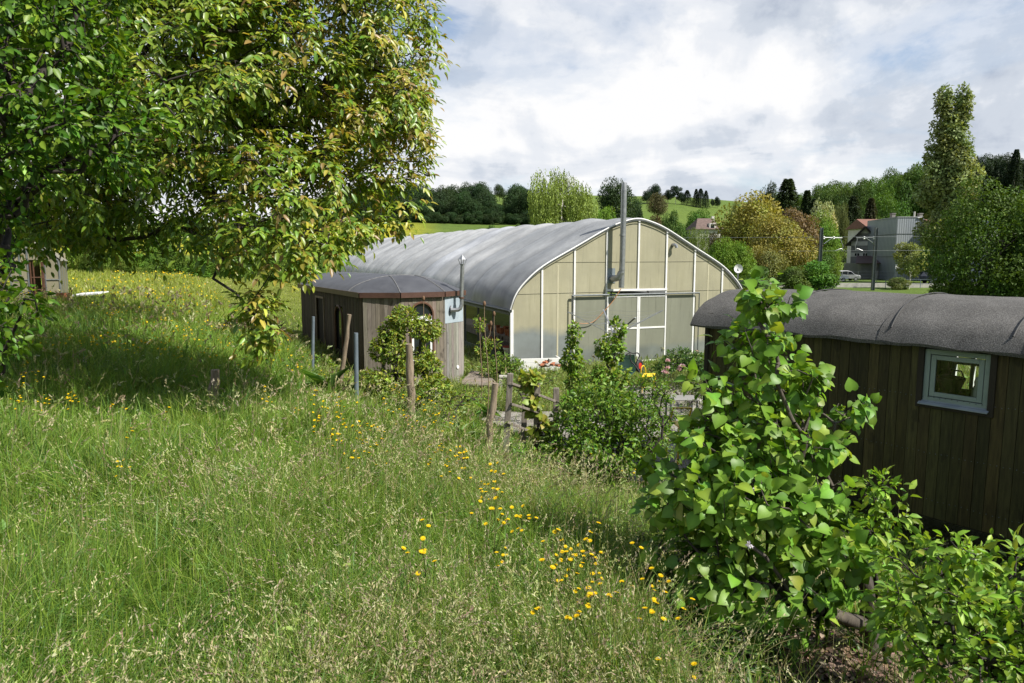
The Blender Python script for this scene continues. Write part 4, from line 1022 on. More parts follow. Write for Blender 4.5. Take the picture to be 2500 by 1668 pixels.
c_ = MB(); HF.box(c_, 5.0, 5.6, 3.4, 3.9, 11, 13.0); c_.build('chimney', M['render_white'], rf)
d_ = MB(); HF.box(d_, 3.2, 4.6, .3, 2.2, 10.1, 11.3); do_ = d_.build('dormer', M['render_white'], rf); d_ = MB(); HF.box(d_, 3.5, 4.3, .25, .295, 10.2, 11.1); d_.build('window', M['dark_glass'], do_)

# ------------------------------------------------------------------ cars
def car(loc, rot, paint, label):
    c = thing('parked_car', loc, label, 'car'); c.rotation_euler = (0, 0, rot)
    def b(mb, name, mat, par=c, **k):
        o = mb.build(name, mat, None, **k); o.parent = par; return o
    w = .86
    body = [(-2.1, .35), (2.1, .33), (2.16, .62), (2.05, .86), (1.2, 1.0), (.55, 1.52), (-.2, 1.66), (-1.6, 1.62), (-2.05, 1.05), (-2.14, .7)]
    mb = MB(); mb.prism([(x, -w, z) for x, z in body], (0, 2 * w, 0)); bo = b(mb, 'body', paint, bevel=.06)
    for s in (-1, 1):
        for poly in ([(1.02, 1.03), (.5, 1.46), (.02, 1.53), (.02, 1.02)], [(-.08, 1.02), (-.08, 1.54), (-.9, 1.54), (-.9, 1.02)], [(-1.0, 1.02), (-1.0, 1.53), (-1.55, 1.5), (-1.85, 1.08)]):
            g = MB(); g.prism([(x, s * (w + .004), z) for x, z in poly], (0, s * .008, 0)); b(g, 'side_window', M['dark_glass'])
        for x in (-1.35, 1.3):
            t = MB(); t.tube([(x, s * (w - .16), .31), (x, s * (w + .02), .31)], .31, 18); ty = b(t, 'wheel', M['black'])
            r_ = MB(); r_.tube([(x, s * (w + .021), .31), (x, s * (w + .03), .31)], .2, 14); b(r_, 'rim', M['steel'], ty)
        hl = MB(); hl.box((2.06, s * .62, .72), (.14, .3, .16)); b(hl, 'headlight', M['flower_white'])
    ws = MB(); ws.prism([(1.24, -.76, 1.02), (1.24, .76, 1.02), (.62, .68, 1.5), (.62, -.68, 1.5)], (.03, 0, .03)); b(ws, 'windscreen', M['dark_glass'])
    bp = MB(); bp.box((2.13, 0, .46), (.12, 1.7, .16)); b(bp, 'bumper', M['black']); return c
pt_s = simple('silver car paint', (.42, .43, .45), (.40, .41, .43), 1, .3, .5); pt_w = simple('white car paint', (.75, .75, .75), (.72, .72, .72), 1, .3)
q = P(2063, 680, 111); car((q[0], q[1], hz(q[0], q[1])), .05, pt_s, 'silver people carrier parked in front of the barn lean-to')
q = P(2032, 684, 106); car((q[0], q[1], hz(q[0], q[1])), .05, pt_w, 'white car mostly hidden behind the bush by the lattice-free mast'.replace(' by the lattice-free mast', ' near the road'))
q = P(2262, 700, 100); car((q[0] + 1.5, q[1], hz(q[0], q[1])), .0, simple('dark blue car paint', (.03, .04, .07), None, 1, .3), 'dark car half hidden by the light green tree beside the road')
# sign, street lamp
q = P(2190, 650, 105); s_ = thing('road_sign', (q[0], q[1], hz(q[0], q[1])), 'white rectangular sign on a post before the metal building', 'sign')
MB().tube([(q[0], q[1], hz(q[0], q[1]) - .1), (q[0], q[1], q[2] - .3)], .05, 6).build('post', M['steel'], s_); mb = MB(); mb.box((q[0], q[1] - .08, q[2]), (.55, .04, .75)); mb.build('board', M['white_paint'], s_)
# blue railing at the right by the road
rl = thing('railing', (60, 82, 0), 'blue steel railing beside the road under the light green tree', 'railing')
mb = MB(); 
for z in (.5, 1.05): mb.bar((45, 82.5, hz(52, 82.5) + z), (66, 82.5, hz(52, 82.5) + z), .05)
mb.build('rail', M['blue_steel'], rl); mb = MB()
for x in np.arange(45, 66.5, 2.1): MB().bar((x, 82.5, -.3), (x, 82.5, hz(52, 82.5) + 1.08), .06).build('post', M['blue_steel'], rl)
# wire mesh fence in front of the buildings
wf = thing('wire_fence', (52, 104, 0), 'thin grey wire fence between road and metal building', 'fence')
mb = MB()
for z in (.1, .55, 1.0, 1.5): mb.tube([(38, 103, z + .2), (66, 103, z + .2)], .012, 4)
mb.build('wire', M['steel'], wf)
for x in np.arange(38, 66.5, 2.8): MB().tube([(x, 103, -.2), (x, 103, 1.75)], .035, 5).build('post', M['steel'], wf)

# ------------------------------------------------------------------ railway masts and wires
def mast(u, D, sgn, label):
    t = P(u, 556, D); base = np.array([t[0], t[1], -.6]); m_ = thing('catenary_mast', (t[0], t[1], 0), label, 'railway mast', 'railway masts beyond the wagon roof')
    mb = MB(); w = .15
    for dx in (-w, w): mb.bar(base + np.array([dx, 0, 0]), t + np.array([dx, 0, 0]), .03, .24, side=(1, 0, 0))
    mb.bar(base, t, 2 * w - .04, .03, side=(1, 0, 0)); mb.build('pole', M['steel_dark'], m_)
    q = lambda du, v: P(u + sgn * du, v, D)
    a = MB(); a.tube([q(4, 580), q(50, 581)], .035, 7); a.tube([q(5, 596), q(26, 581)], .035, 7); a.build('arm', M['steel'], m_, smooth=True)
    a = MB(); a.tube([q(46, 581), q(48, 590), q(52, 600), q(51, 611)], .032, 6); a.build('drop_tube', M['steel'], m_, smooth=True)
    a = MB(); a.tube([q(51, 609), q(46, 607), q(34, 612)], .024, 6); a.build('steady_arm', M['steel'], m_, smooth=True)
    a = MB()
    for v in (579, 583): 
        for du in (6, 30): a.tube([q(du - 1.6, v), q(du + 1.6, v)], .075, 8)
    a.build('insulator', M['white_paint'], m_)
mast(2006, 76, 1, 'grey railway mast on the left with its bracket arm pointing right')
mast(2140, 76.5, -1, 'grey railway mast on the right with its bracket arm pointing left')
for v, lab in ((578, 'upper thin overhead wire carried by the railway masts'), (612, 'lower thin overhead contact wire below the mast arms')):
    q = P(2070, v, 76.2); tag(MB().tube([(x, 76.2 + .6 * (-1) ** int(x / 30), q[2] - .12 * math.sin(x)) for x in np.arange(-10, 170, 30)], .016, 4).build('overhead_wire', M['steel_dark']), lab, 'overhead wire')

# ------------------------------------------------------------------ small greenhouse and box on the left meadow
def small_greenhouse():
    D = 25.0; a, b_ = P(32, 740, D), P(147, 740, D); ang = .50
    S = Fr((a[0], a[1]), ang, 0); wd = S.px(147, 690)[0]; zb = hz(a[0], a[1]) - .05; ze = P(90, 636, D)[2]; zr = P(90, 592, D)[2]; dp = 3.0
    g = thing('small_greenhouse', S(wd / 2, dp / 2, zb), 'small gabled greenhouse of hazy panels on the left meadow', 'greenhouse')
    xs = [0, .36 * wd, .47 * wd, .70 * wd, wd]
    topz = lambda x: ze + (zr - ze) * (1 - abs(2 * x / wd - 1))
    for x0, x1 in ((xs[0], .2 * wd), (.2 * wd, xs[1]), (xs[3], xs[4])):
        mb = MB(); mb.prism([S(x0, 0, zb), S(x1, 0, zb), S(x1, 0, topz(x1)), S(x0, 0, topz(x0))], S.b * .012); mb.build('panel', M['panel_small'], g)
    mb = MB(); mb.prism([S(xs[1], 0, ze + .02), S(xs[3], 0, ze + .02), S(xs[3], 0, topz(xs[3])), S(wd / 2, 0, zr), S(xs[1], 0, topz(xs[1]))], S.b * .012); mb.build('panel', M['panel_small'], g)
    fm = MB()
    for x in (0, .2 * wd, xs[1], xs[3], wd): fm.bar(S(x, -.02, zb), S(x, -.02, topz(x)), .045)
    fm.bar(S(0, -.03, ze), S(wd / 2, -.03, zr), .05); fm.bar(S(wd / 2, -.03, zr), S(wd, -.03, ze), .05); fm.bar(S(xs[3], -.02, (zb + ze) / 2 + .1), S(wd, -.02, (zb + ze) / 2 + .1), .035); fm.bar(S(0, -.02, (zb + ze) / 2 + .1), S(xs[1], -.02, (zb + ze) / 2 + .1), .025); fm.build('frame', M['steel'], g)
    for s_ in (0, 1):
        mb = MB(); x = wd * s_; S.box(mb, x - .006, x + .006, .02, dp, zb, ze); mb.build('side_panel', M['panel_small'], g)
        mb = MB(); mb.prism([S(x + (.08 if s_ else -.08), -.06, ze - .03), S(wd / 2, -.06, zr + .02), S(wd / 2, dp, zr + .02), S(x + (.08 if s_ else -.08), dp, ze - .03)], (0, 0, .015)); mb.build('roof_panel', M['panel_small'], g)
        for l in np.arange(1.0, dp + .1, 1.0): MB().bar(S(x, l, zb), S(x, l, ze), .03).build('side_bar', M['steel'], g)
    mb = MB(); S.box(mb, .7 * wd, wd, dp - .02, dp, zb, ze + .3); S.box(mb, 0, .4 * wd, dp - .02, dp, zb, ze + .3); mb.build('back_panel', M['panel_small'], g)
    d = MB(); 
    for x in (xs[1] + .07, xs[2], xs[2] + .25, xs[3] - .05): d.bar(S(x, -.06, zb + .05), S(x, -.06, ze - .05), .035)
    for z in (zb + .55, zb + 1.0): d.bar(S(xs[1] + .05, -.06, z), S(xs[3] - .05, -.06, z), .035)
    d.build('door_frame', M['reddish'], g)
M['panel_small'] = panel_mat('hazy greenhouse sheet', (.40, .37, .26), (.32, .29, .19), (.33, .32, .22), 1.9, .35)
small_greenhouse()
q = P(218, 722, 24.5); zg = hz(q[0], q[1]); bx = thing('storage_box', (q[0], q[1], zg), 'dark grey box with a sloping white lid in the left meadow', 'box')
mb = MB(); mb.box((q[0], q[1], (zg + q[2]) / 2 - .05), (.72, .5, q[2] - zg + .05)); mb.build('body', M['steel_dark'], bx, bevel=.01)
mb = MB(); mb.prism([q + np.array(v) for v in ((-.52, -.35, -.02), (.50, -.42, .05), (.50, .35, .11), (-.52, .4, .04))], (0, 0, .04)); mb.build('lid', M['white_paint'], bx)
mb = MB(); mb.tube([(q[0] - .05, q[1] - .275, q[2] - .12), (q[0] - .05, q[1] - .252, q[2] - .12)], .03, 10); mb.build('knob', M['white_paint'], bx)
q = P(158, 737, 23.6); cr = MB(); zg = hz(q[0], q[1]); cr.box((q[0], q[1], zg + .15), (.36, .3, .04)); cr.box((q[0], q[1] - .14, zg + .3), (.36, .02, .2)); cr.box((q[0], q[1] + .14, zg + .3), (.36, .02, .2)); cr.box((q[0] - .17, q[1], zg + .3), (.02, .255, .2)); cr.box((q[0] + .17, q[1], zg + .3), (.02, .255, .2))
for dx in (-.15, .15): cr.box((q[0] + dx, q[1], zg + .06), (.04, .04, .135))
tag(cr.build('crate', M['terracotta']), 'pale orange crate standing by the small greenhouse on the left', 'crate')

# ------------------------------------------------------------------ clothes dryer, wheelbarrow, chairs
def clothes_dryer():
    D = 17.4; hub = P(1500, 818, D); gb = ground_at(hub)
    t = thing('clothes_dryer', gb, 'rotary clothes dryer with four raised arms before the greenhouse door', 'clothes dryer')
    MB().tube([gb - np.array([0, 0, .2]), hub + np.array([0, 0, .35])], .025, 8).build('pole', M['steel'], t, smooth=True)
    tips = [P(1387, 762, 16.9), P(1618, 758, 17.9), P(1551, 776, 16.3), P(1473, 756, 18.5)]
    for k, tp in enumerate(tips):
        d = tp - hub; o = hub + unit(d) * .04 - np.array([0, 0, .02])
        MB().bar(o, tp, .035, .022).build('arm', M['steel'] if k != 2 else M['steel_dark'], t)
        MB().bar(hub + np.array([0, 0, .32]) + unit(d) * np.array([1, 1, 0]) * .05, hub + d * .45, .014).build('stay', M['steel'], t)
    mb = MB(); order = [0, 3, 1, 2]
    for k in np.linspace(.5, .98, 4):
        for i in range(4):
            a, b = hub + (tips[order[i]] - hub) * k, hub + (tips[order[(i + 1) % 4]] - hub) * k
            mb.tube([a, (a + b) / 2 - np.array([0, 0, .03]), b], .0022, 4, cap=False)
    mb.build('line', M['steel'], t); MB().tube([hub - np.array([0, 0, .12]), hub + np.array([0, 0, .06])], .05, 8).build('hub', M['steel_dark'], t)
clothes_dryer()
def wheelbarrow():
    D = 17.8; q = lambda u, v, d=0: P(u, v, D + d)
    t = thing('wheelbarrow', ground_at(q(1535, 915)), 'tipped up wheelbarrow with pale green tub and red hub wheel', 'wheelbarrow')
    tub = MB(); f_ = [q(1512, 868), q(1549, 866), q(1553, 905), q(1536, 922), q(1506, 918)]
    bk = [p + np.array([.02, .34, -.04]) + (p - np.mean(f_, axis=0)) * -.28 for p in f_]
    n = len(f_); tub.add(f_ + bk, [(i, (i + 1) % n, (i + 1) % n + n, i + n) for i in range(n)] + [tuple(range(2 * n - 1, n - 1, -1))] )
    fi = [p + (np.mean(f_, axis=0) - p) * .04 for p in f_]; bi = [p + (np.mean(bk, axis=0) - p) * .05 - np.array([0, .02, 0]) for p in bk]
    tub.add(fi + bi, [(i + n, (i + 1) % n + n, (i + 1) % n, i) for i in range(n)] + [tuple(range(n, 2 * n))]); tub.build('tub', simple('pale green plastic', (.27, .42, .37), (.20, .34, .30), 4, .5), t)
    for off in (0, .35):
        MB().tube(catmull([q(1513, 845, off), q(1530, 856, off), q(1545, 863, off), q(1556, 862, off), q(1561, 868, off), q(1556, 880, off), q(1553, 888, off)], 4), .017, 7).build('handle', M['black'], t, smooth=True)
        MB().tube(catmull([q(1528, 866, off), q(1538, 864, off), q(1540, 880, off), q(1552, 895, off), q(1566, 915, off), q(1574, 925, off)], 4), .017, 7).build('leg', M['black'], t, smooth=True)
    wc = q(1561, 894, .15); ax = unit((.75, -.62, .12)); 
    wh = MB(); pts = []; x = unit(np.cross(ax, (0, 0, 1))); y = np.cross(ax, x)
    wh.tube([wc + (x * math.cos(a) + y * math.sin(a)) * .13 for a in np.linspace(0, 2 * math.pi, 25)], .05, 8, cap=False); w_ = wh.build('wheel', M['black'], t, smooth=True)
    rm = MB(); rm.tube([wc - ax * .03, wc + ax * .03], .10, 18); rm.build('rim', M['red'], w_)
    fk = MB(); fk.tube(catmull([q(1564, 914, .0), q(1566, 898, .0), q(1571, 893, .05), q(1575, 900, .1), q(1577, 916, .1)], 4), .014, 6); fk.build('fork', M['yellow'], t, smooth=True)
wheelbarrow()
def yellow_seat(qs, D, label, cat='chair'):
    pass
c1 = P(1582, 922, 16.9); gz = hz(c1[0], c1[1]); t = thing('garden_chair', (c1[0], c1[1], gz), 'small yellow metal seat beside the wheelbarrow', 'chair')
mb = MB(); mb.prism([P(1567, 921, 16.8), P(1596, 921, 17.0), P(1600, 914, 17.4), P(1572, 914, 17.3)], (0, 0, .03)); mb.build('seat', M['yellow'], t, bevel=.008)
for u, d in ((1568, 16.8), (1596, 17.0), (1600, 17.4), (1573, 17.3)):
    p = P(u, 920, d); MB().tube([(p[0], p[1], gz - .05), p], .014, 6).build('leg', M['yellow'], t)
def stool(u0, u1, v0, v1, D):
    a, b_ = P(u0, v0, D), P(u1, v0, D); gz = hz((a[0] + b_[0]) / 2, a[1]); t = thing('garden_chair', ((a[0] + b_[0]) / 2, a[1], gz), 'yellow tube chair frame standing on the gravel by the wagon corner', 'chair')
    bk = P(u0 + 8, v0 - 34, D); 
    mb = MB(); mb.tube([(a[0] - .06, a[1], gz), a, bk], .016, 7); mb.build('back_post', M['yellow'], t); mb = MB(); mb.tube([b_ + np.array([.05, 0, gz - b_[2]]), b_, b_ + (bk - a)], .016, 7); mb.build('back_post', M['yellow'], t)
    for p in (a, b_):
        f = p + np.array([.05, -.40, -.0]); MB().tube([np.array([f[0], f[1], gz]), f], .015, 7).build('leg', M['yellow'], t)
    mb = MB(); mb.prism([a, b_, b_ + np.array([.05, -.42, .0]), a + np.array([.05, -.42, 0])], (0, 0, .018)); mb.build('seat', M['yellow'], t)
    mb = MB(); mb.bar(bk, b_ + (bk - a), .05, .018); mb.build('back_rail', M['yellow'], t)
stool(1636, 1680, 1030, 1100, 11.3)
# garden table on the gravel
q = P(1664, 972, 14); gz = hz(q[0], q[1]); t = thing('garden_table', (q[0], q[1], gz), 'low pale grey table on the gravel left of the dark wagon', 'table')
mb = MB(); mb.box(q, (.62, .5, .03)); mb.build('table_top', M['render_grey'], t, bevel=.008)
for dx in (-.27, .27):
    for dy in (-.2, .2): MB().bar((q[0] + dx, q[1] + dy, gz), (q[0] + dx, q[1] + dy, q[2] - .015), .035).build('leg', M['steel_dark'], t)

# ------------------------------------------------------------------ posts and the rail fence
def pole(u0, v0, u1, v1, D, r, name, mat, label, cat='post', group=None, D2=None, cut=True, knob=.12):
    b = P(u0, v0, D); b[2] = hz(b[0], b[1]) - .1; b = b if v0 else b
    t = P(u1, v1, D2 or D); n = 9; pts = []; rr = []
    for k in np.linspace(0, 1, n):
        p = b + (t - b) * k; w = r * .5 * (0 if mat in ('blue_steel', 'steel') else 1); pts.append(p + np.array([random.uniform(-w, w), random.uniform(-w, w), 0]) * math.sin(k * math.pi)); rr.append(r * (1.08 - .14 * k) * (1 + random.uniform(-knob, knob) * (0 if mat in ('blue_steel', 'steel') else 1)))
    return tag(MB().tube(pts, rr, 10).build(name, M[mat], None, smooth=True), label, cat, group)
M['cut_wood'] = simple('sawn end', (.24, .20, .15), (.17, .14, .10), 20, .85)
q = P(522, 1005, 10.3); st = pole(520, 1010, 525, 903, 10.2, .072, 'wooden_post', 'post_wood', 'short thick sawn-off log post alone in the meadow')
pole(763, 960, 765, 773, 15.0, .035, 'metal_post', 'blue_steel', 'thin grey metal post nearest the wagon side, tall behind leaning pole')
pole(823, 955, 853, 768, 13.5, .040, 'wooden_post', 'post_wood', 'slender bare wooden pole leaning right before the brown wagon', knob=.2)
pole(870, 988, 869, 813, 11.5, .038, 'metal_post', 'blue_steel', 'upright blue grey metal post with rusty foot before the brown wagon')
pole(1009, 1064, 998, 840, 9.0, .050, 'wooden_post', 'post_wood', 'stout bark-free post rising before the arched front window')
pole(1177, 1168, 1210, 936, 8.0, .047, 'wooden_post', 'post_wood', 'dark weathered post leaning right beside the rail fence', knob=.15)
pole(928, 970, 940, 850, 13.0, .035, 'wooden_post', 'bark', 'dark knotty stake among the vines at the wagon front', knob=.25)
rf = thing('rail_fence', ground_at(P(1300, 1080, 9.6)), 'old grey post and rail fence overgrown with vine', 'fence')
for u0, v0, u1, v1, D in ((1233, 1130, 1246, 912, 9.4), (1276, 1050, 1284, 918, 10.2), (1308, 1080, 1312, 934, 9.7), (1357, 1080, 1358, 947, 9.9)):
    b = P(u0, v0, D); b[2] = hz(b[0], b[1]) - .1; MB().bar(b, P(u1, v1, D), .085, .06).build('post', M['grey_wood'], rf, bevel=.006)
for (u0, v0, d0), (u1, v1, d1) in (((1246, 937, 9.36), (1284, 950, 10.1)), ((1246, 986, 9.36), (1312, 1006, 9.64)), ((1311, 963, 9.64), (1358, 981, 9.84)), ((1236, 1030, 9.36), (1310, 1060, 9.64)), ((1311, 1018, 9.64), (1358, 1036, 9.84))):
    MB().bar(P(u0, v0, d0), P(u1, v1, d1), .085, .035).build('rail', M['grey_wood'], rf, bevel=.005)
# ------------------------------------------------------------------ trees in the distance
def crown_arrays(ells, n, size, up=.45, shell=.7, droop=0.0, cj=.2, asp=.62):
    """leaf clumps near the surface of every lobe"""
    pos = sample_ells(ells, n, shell); E = np.array([e[:3] for e in ells])
    i = np.argmin(((pos[:, None, :] - E[None]) ** 2).sum(2), axis=1); out = nrmz(pos - E[i])
    cen = E.mean(0); out2 = nrmz(pos - cen)
    nrm = nrmz(out * .55 + out2 * .3 + np.array([0, 0, up]) + rdir(n) * .55)
    d = nrmz(rdir(n) + out * .5 + np.array([0, 0, -droop]))
    L = size * (.6 + .8 * rng.random(n))
    cl = np.array([random.uniform(.78, 1.2) for _ in ells])[i][:, None]
    hue = np.array([[random.uniform(.9, 1.12), 1, random.uniform(.85, 1.1)] for _ in ells])[i]
    col = np.clip(cl * hue * (1 + rng.normal(0, cj, (n, 1))), .2, 2)
    return leaves(pos, d, nrm, L, L * asp, col, RHOMB)
def lobes(n, base=(0, 0, .58), rad=(.36, .36, .36), lr=(.13, .22), zmin=-.8, main=True):
    out = [(base[0], base[1], base[2], rad[0] * .85, rad[1] * .85, rad[2] * .85, .45)] if main else []
    while len(out) < n:
        d = rdir(1)[0]
        if d[2] < zmin: continue
        k = random.uniform(.62, .92); r_ = random.uniform(*lr)
        out.append((base[0] + d[0] * rad[0] * k, base[1] + d[1] * rad[1] * k, base[2] + d[2] * rad[2] * k, r_, r_, r_ * random.uniform(.7, 1.0), 1))
    return out
def limbs_mesh(name, top=.62, spread=.3, n=70, r0=.0022, mat='bark'):
    pts = np.array([(random.gauss(0, spread * .45) * k, random.gauss(0, spread * .45) * k, .12 + k * (top - .05)) for k in np.random.default_rng(5).random(n)])
    stem = np.array([(0.004 * math.sin(i), .004 * math.cos(i * 2), z) for i, z in enumerate(np.linspace(.04, top, 9))]); pts = np.vstack([stem, pts])
    X, par, rad, _ = skeleton(pts, (0, 0, -.03), .25, r0); V, T, c = limb_mesh(X, par, rad, 5); o = tri_mesh(name, V, T, None, M[mat], smooth=True); me = o.data; bpy.data.objects.remove(o); return me
def mesh_only(V, T, c, mat, name='crown'):
    o = tri_mesh(name, V, T, c, mat); me = o.data; bpy.data.objects.remove(o); return me
CR, TK = {}, {}
KXY = {'poplar': .40, 'conifer0': .55, 'conifer1': .55}
def flat(ells, k): return [(e[0] * k, e[1] * k, e[2], e[3] * k, e[4] * k, *e[5:]) for e in ells]
def add_kind(k, arr, trunk): CR[k] = mesh_only(*arr, M['far_leaf']); TK[k] = trunk
tk = limbs_mesh('trunk'); tk_b = limbs_mesh('trunk', .8, .2, 60, .0016, 'birch_bark'); tk_c = limbs_mesh('trunk', .9, .02, 10, .004)
for k in range(4): add_kind('broad%d' % k, crown_arrays(lobes(22 + 4 * k, (0, 0, .56), (.36, .36, .36)), 9000, .034), tk)
for k in range(2): add_kind('bush%d' % k, crown_arrays(lobes(18, (0, 0, .42), (.36, .36, .40), (.14, .22), -.9), 7000, .045), tk)
def conifer(n, narrow=1.0):
    t = rng.random(n) ** .75; z = .06 + t * .92; lay = np.floor(z * 17) / 17; fr_ = (z - lay) * 17
    a = rng.random(n) * 2 * math.pi; arms = 9; a = (np.round(a / (2 * math.pi) * arms + hash2(lay * 17, 3, 1)) / arms) * 2 * math.pi + rng.normal(0, .16, n)
    R_ = .5 * (1 - z) ** .68 * (.75 + .35 * hash2(np.round(a * 5), np.floor(z * 17), 2)) * narrow; r = R_ * (.25 + .8 * rng.random(n) ** .6)
    pos = np.stack([r * np.cos(a), r * np.sin(a), z - r * .22 - fr_ * .01], 1); out = np.stack([np.cos(a), np.sin(a), -.35 + 0 * a], 1)
    pos[:, :2] *= .55; L = .026 * (.6 + .7 * rng.random(n)); col = np.clip(1 + rng.normal(0, .22, (n, 1)), .3, 2) * np.ones((1, 3))
    return leaves(pos, nrmz(out + rdir(n) * .55), nrmz(rdir(n) * .5 + np.array([0, 0, 1.])), L, L * .5, col, RHOMB)
for k in range(2): add_kind('conifer%d' % k, conifer(9000, 1 - .25 * k), tk_c)
def weep(n, nl=16):
    ee = lobes(nl, (0, 0, .6), (.34, .34, .36), (.10, .17)); s0 = sample_ells(ee, n // 14, .8); k = np.repeat(np.arange(len(s0)), 14)
    t = np.tile(np.linspace(0, 1, 14), len(s0)); ln = (.06 + .22 * rng.random(len(s0)))[k]
    pos = s0[k] + np.stack([rng.normal(0, .006, len(k)), rng.normal(0, .006, len(k)), -t * ln], 1) ; pos[:, 2] = np.maximum(pos[:, 2], .04)
    L = .020 * (.6 + .8 * rng.random(len(k))); cl = (1 + .18 * rng.normal(0, 1, len(s0)))[k][:, None]; col = np.clip(cl * (1 + rng.normal(0, .2, (len(k), 1))), .3, 2) * np.ones((1, 3))
    return leaves(pos, nrmz(rdir(len(k)) * .7 + np.array([0, 0, -1.])), rdir(len(k)) + np.array([0, -.2, .5]), L, L * .5, col, RHOMB)
add_kind('birch', weep(26000, 22), tk_b)
add_kind('willow', weep(15000), tk)
pe = []
for k in range(170):
    z = random.uniform(.10, .97); w = .5 * min(1, (1.02 - z) * 1.9 + .06) * min(1, .45 + z * 2.2); a = random.uniform(0, 6.28); rr = w * random.uniform(.1, .62)
    x = rr * math.cos(a); hi = max(0, (z - .70) / .3); x = x * (1 - .3 * hi) + (.115 if k % 2 else -.115) * min(1, hi * 2); z2 = z * (1 if k % 2 else .975)
    pe.append((x, rr * math.sin(a) * .8, z2, (.07 + .09 * w), (.07 + .09 * w), .035 + .03 * random.random(), 1))
add_kind('poplar', crown_arrays(flat(pe, .40), 36000, .016, .3, .5, .3), limbs_mesh('trunk', .72, .02, 10, .003))
add_kind('blossom', crown_arrays(lobes(20, (0, 0, .56), (.36, .36, .36)), 7000, .034), tk)
add_kind('sparse', crown_arrays(lobes(15, (0, 0, .60), (.33, .33, .34), (.08, .14), main=False), 5200, .036, .3, .4), tk_b)
add_kind('dense', crown_arrays(lobes(60, (0, 0, .52), (.40, .40, .46), (.09, .15), -.95), 42000, .019, .35, .75, .4), tk)

TREES = []
def bgtree(name, kind, u, vtop, D, wpx, col, label, group=None, cat='tree', rot=None):
    t = P(u, vtop, D); z0 = hz(t[0], t[1]) - .1; h = max(.8, t[2] - z0); wd = wpx / FPX * D
    o = thing(name, (t[0], t[1], z0), label, cat, group); o.scale = (wd / KXY.get(kind, 1), wd / KXY.get(kind, 1), h); o.rotation_euler = (0, 0, random.uniform(0, 6.28) if rot is None else rot)
    for nm, me in (('trunk', TK[kind]), ('crown', CR[kind])):
        c = bpy.data.objects.new(nm, me); C.objects.link(c); c.parent = o; c.color = (*[x * (1 + random.uniform(-.08, .08)) for x in col], 1) if nm == 'crown' else (1, 1, 1, 1)
    return o
DK, MD, LT, YG, OL, BR, CO = (.036, .070, .024), (.075, .14, .026), (.135, .235, .030), (.235, .26, .055), (.235, .215, .06), (.17, .135, .06), (.022, .045, .02)
rr = random.Random(4)
br_ = lambda: 'broad%d' % rr.randrange(4)
for row, (D, va, vb, st) in enumerate(((176, 462, 492, 26), (184, 446, 470, 30), (193, 440, 458, 34))):
    for u in np.arange(800, 1310, st):
        if 1205 < u < 1250: va_, vb_ = 492, 502
        elif u < 880: va_, vb_ = va + 14, vb + 14
        else: va_, vb_ = va, vb
        bgtree('woodland_tree', br_(), u + rr.uniform(-9, 9), rr.uniform(va_, vb_), D + rr.uniform(-3, 3), rr.uniform(48, 72), DK, 'dark broadleaf tree in the wood behind the yellow flowering field', 'trees of the dark wood behind the yellow field')
for u in np.arange(800, 1300, 17):
    bgtree('woodland_bush', 'bush%d' % rr.randrange(2), u + rr.uniform(-5, 5), rr.uniform(508, 522), 172, rr.uniform(30, 46), DK, 'dark bush along the foot of the wood above the field', 'bushes along the wood edge', 'bush')
for u, v, w, D, lab in ((1219, 451, 34, 300, 'small round tree on the hilltop in the gap of the wood'), (1249, 456, 30, 305, 'smaller hilltop tree right of the gap in the wood')): bgtree('hilltop_tree', br_(), u, v, D, w, DK, lab)
for u, v, w, D in ((930, 566, 34, 97), (962, 570, 40, 96), (1000, 566, 44, 95), (1040, 562, 46, 94), (1072, 560, 34, 96), (900, 560, 30, 99), (1200, 543, 34, 118), (1172, 556, 24, 116), (1265, 541, 30, 122), (855, 590, 18, 88), (885, 588, 16, 88)):
    bgtree('field_bush', 'bush%d' % rr.randrange(2), u, v, D, w, MD, 'low green bush in the field behind the greenhouse roof', 'bushes in the field behind the greenhouse', 'bush')
bgtree('birch_tree', 'birch', 1372, 396, 76, 215, (.22, .27, .065), 'pale green weeping birch with white stem rising behind the greenhouse roof', rot=.6)
bgtree('broadleaf_tree', 'broad1', 1506, 436, 150, 104, (.038, .07, .022), 'dark round tree behind the tall flue of the greenhouse')
bgtree('broadleaf_tree', 'broad2', 1478, 498, 105, 84, LT, 'light green tree low between birch and greenhouse flue')
bgtree('broadleaf_tree', 'broad0', 1552, 470, 165, 46, DK, 'dark tree right of the flue on the slope')
for i, (u, v, w, D, k) in enumerate(((1580, 463, 30, 330, 'broad0'), (1597, 450, 42, 335, 'broad1'), (1632, 462, 28, 340, 'broad2'), (1651, 452, 44, 335, 'sparse'), (1665, 470, 24, 335, 'broad3'), (1678, 463, 36, 335, 'conifer0'), (1700, 460, 32, 335, 'conifer1'), (1711, 459, 36, 330, 'conifer0'), (1724, 464, 32, 335, 'conifer1'), (1752, 480, 18, 345, 'broad1'), (1740, 484, 12, 345, 'broad0'))):
    bgtree('hilltop_tree', k, u, v, D, w, CO, 'small dark tree in the row along the bare hill crest', 'trees along the hill crest')
bgtree('orchard_tree', 'broad3', 1607, 472, 235, 56, (.105, .09, .045), 'brownish spreading tree standing alone on the green slope')
bgtree('broadleaf_tree', 'broad0', 1706, 503, 165, 76, (.075, .15, .022), 'round bright green tree over the hipped brown roof')
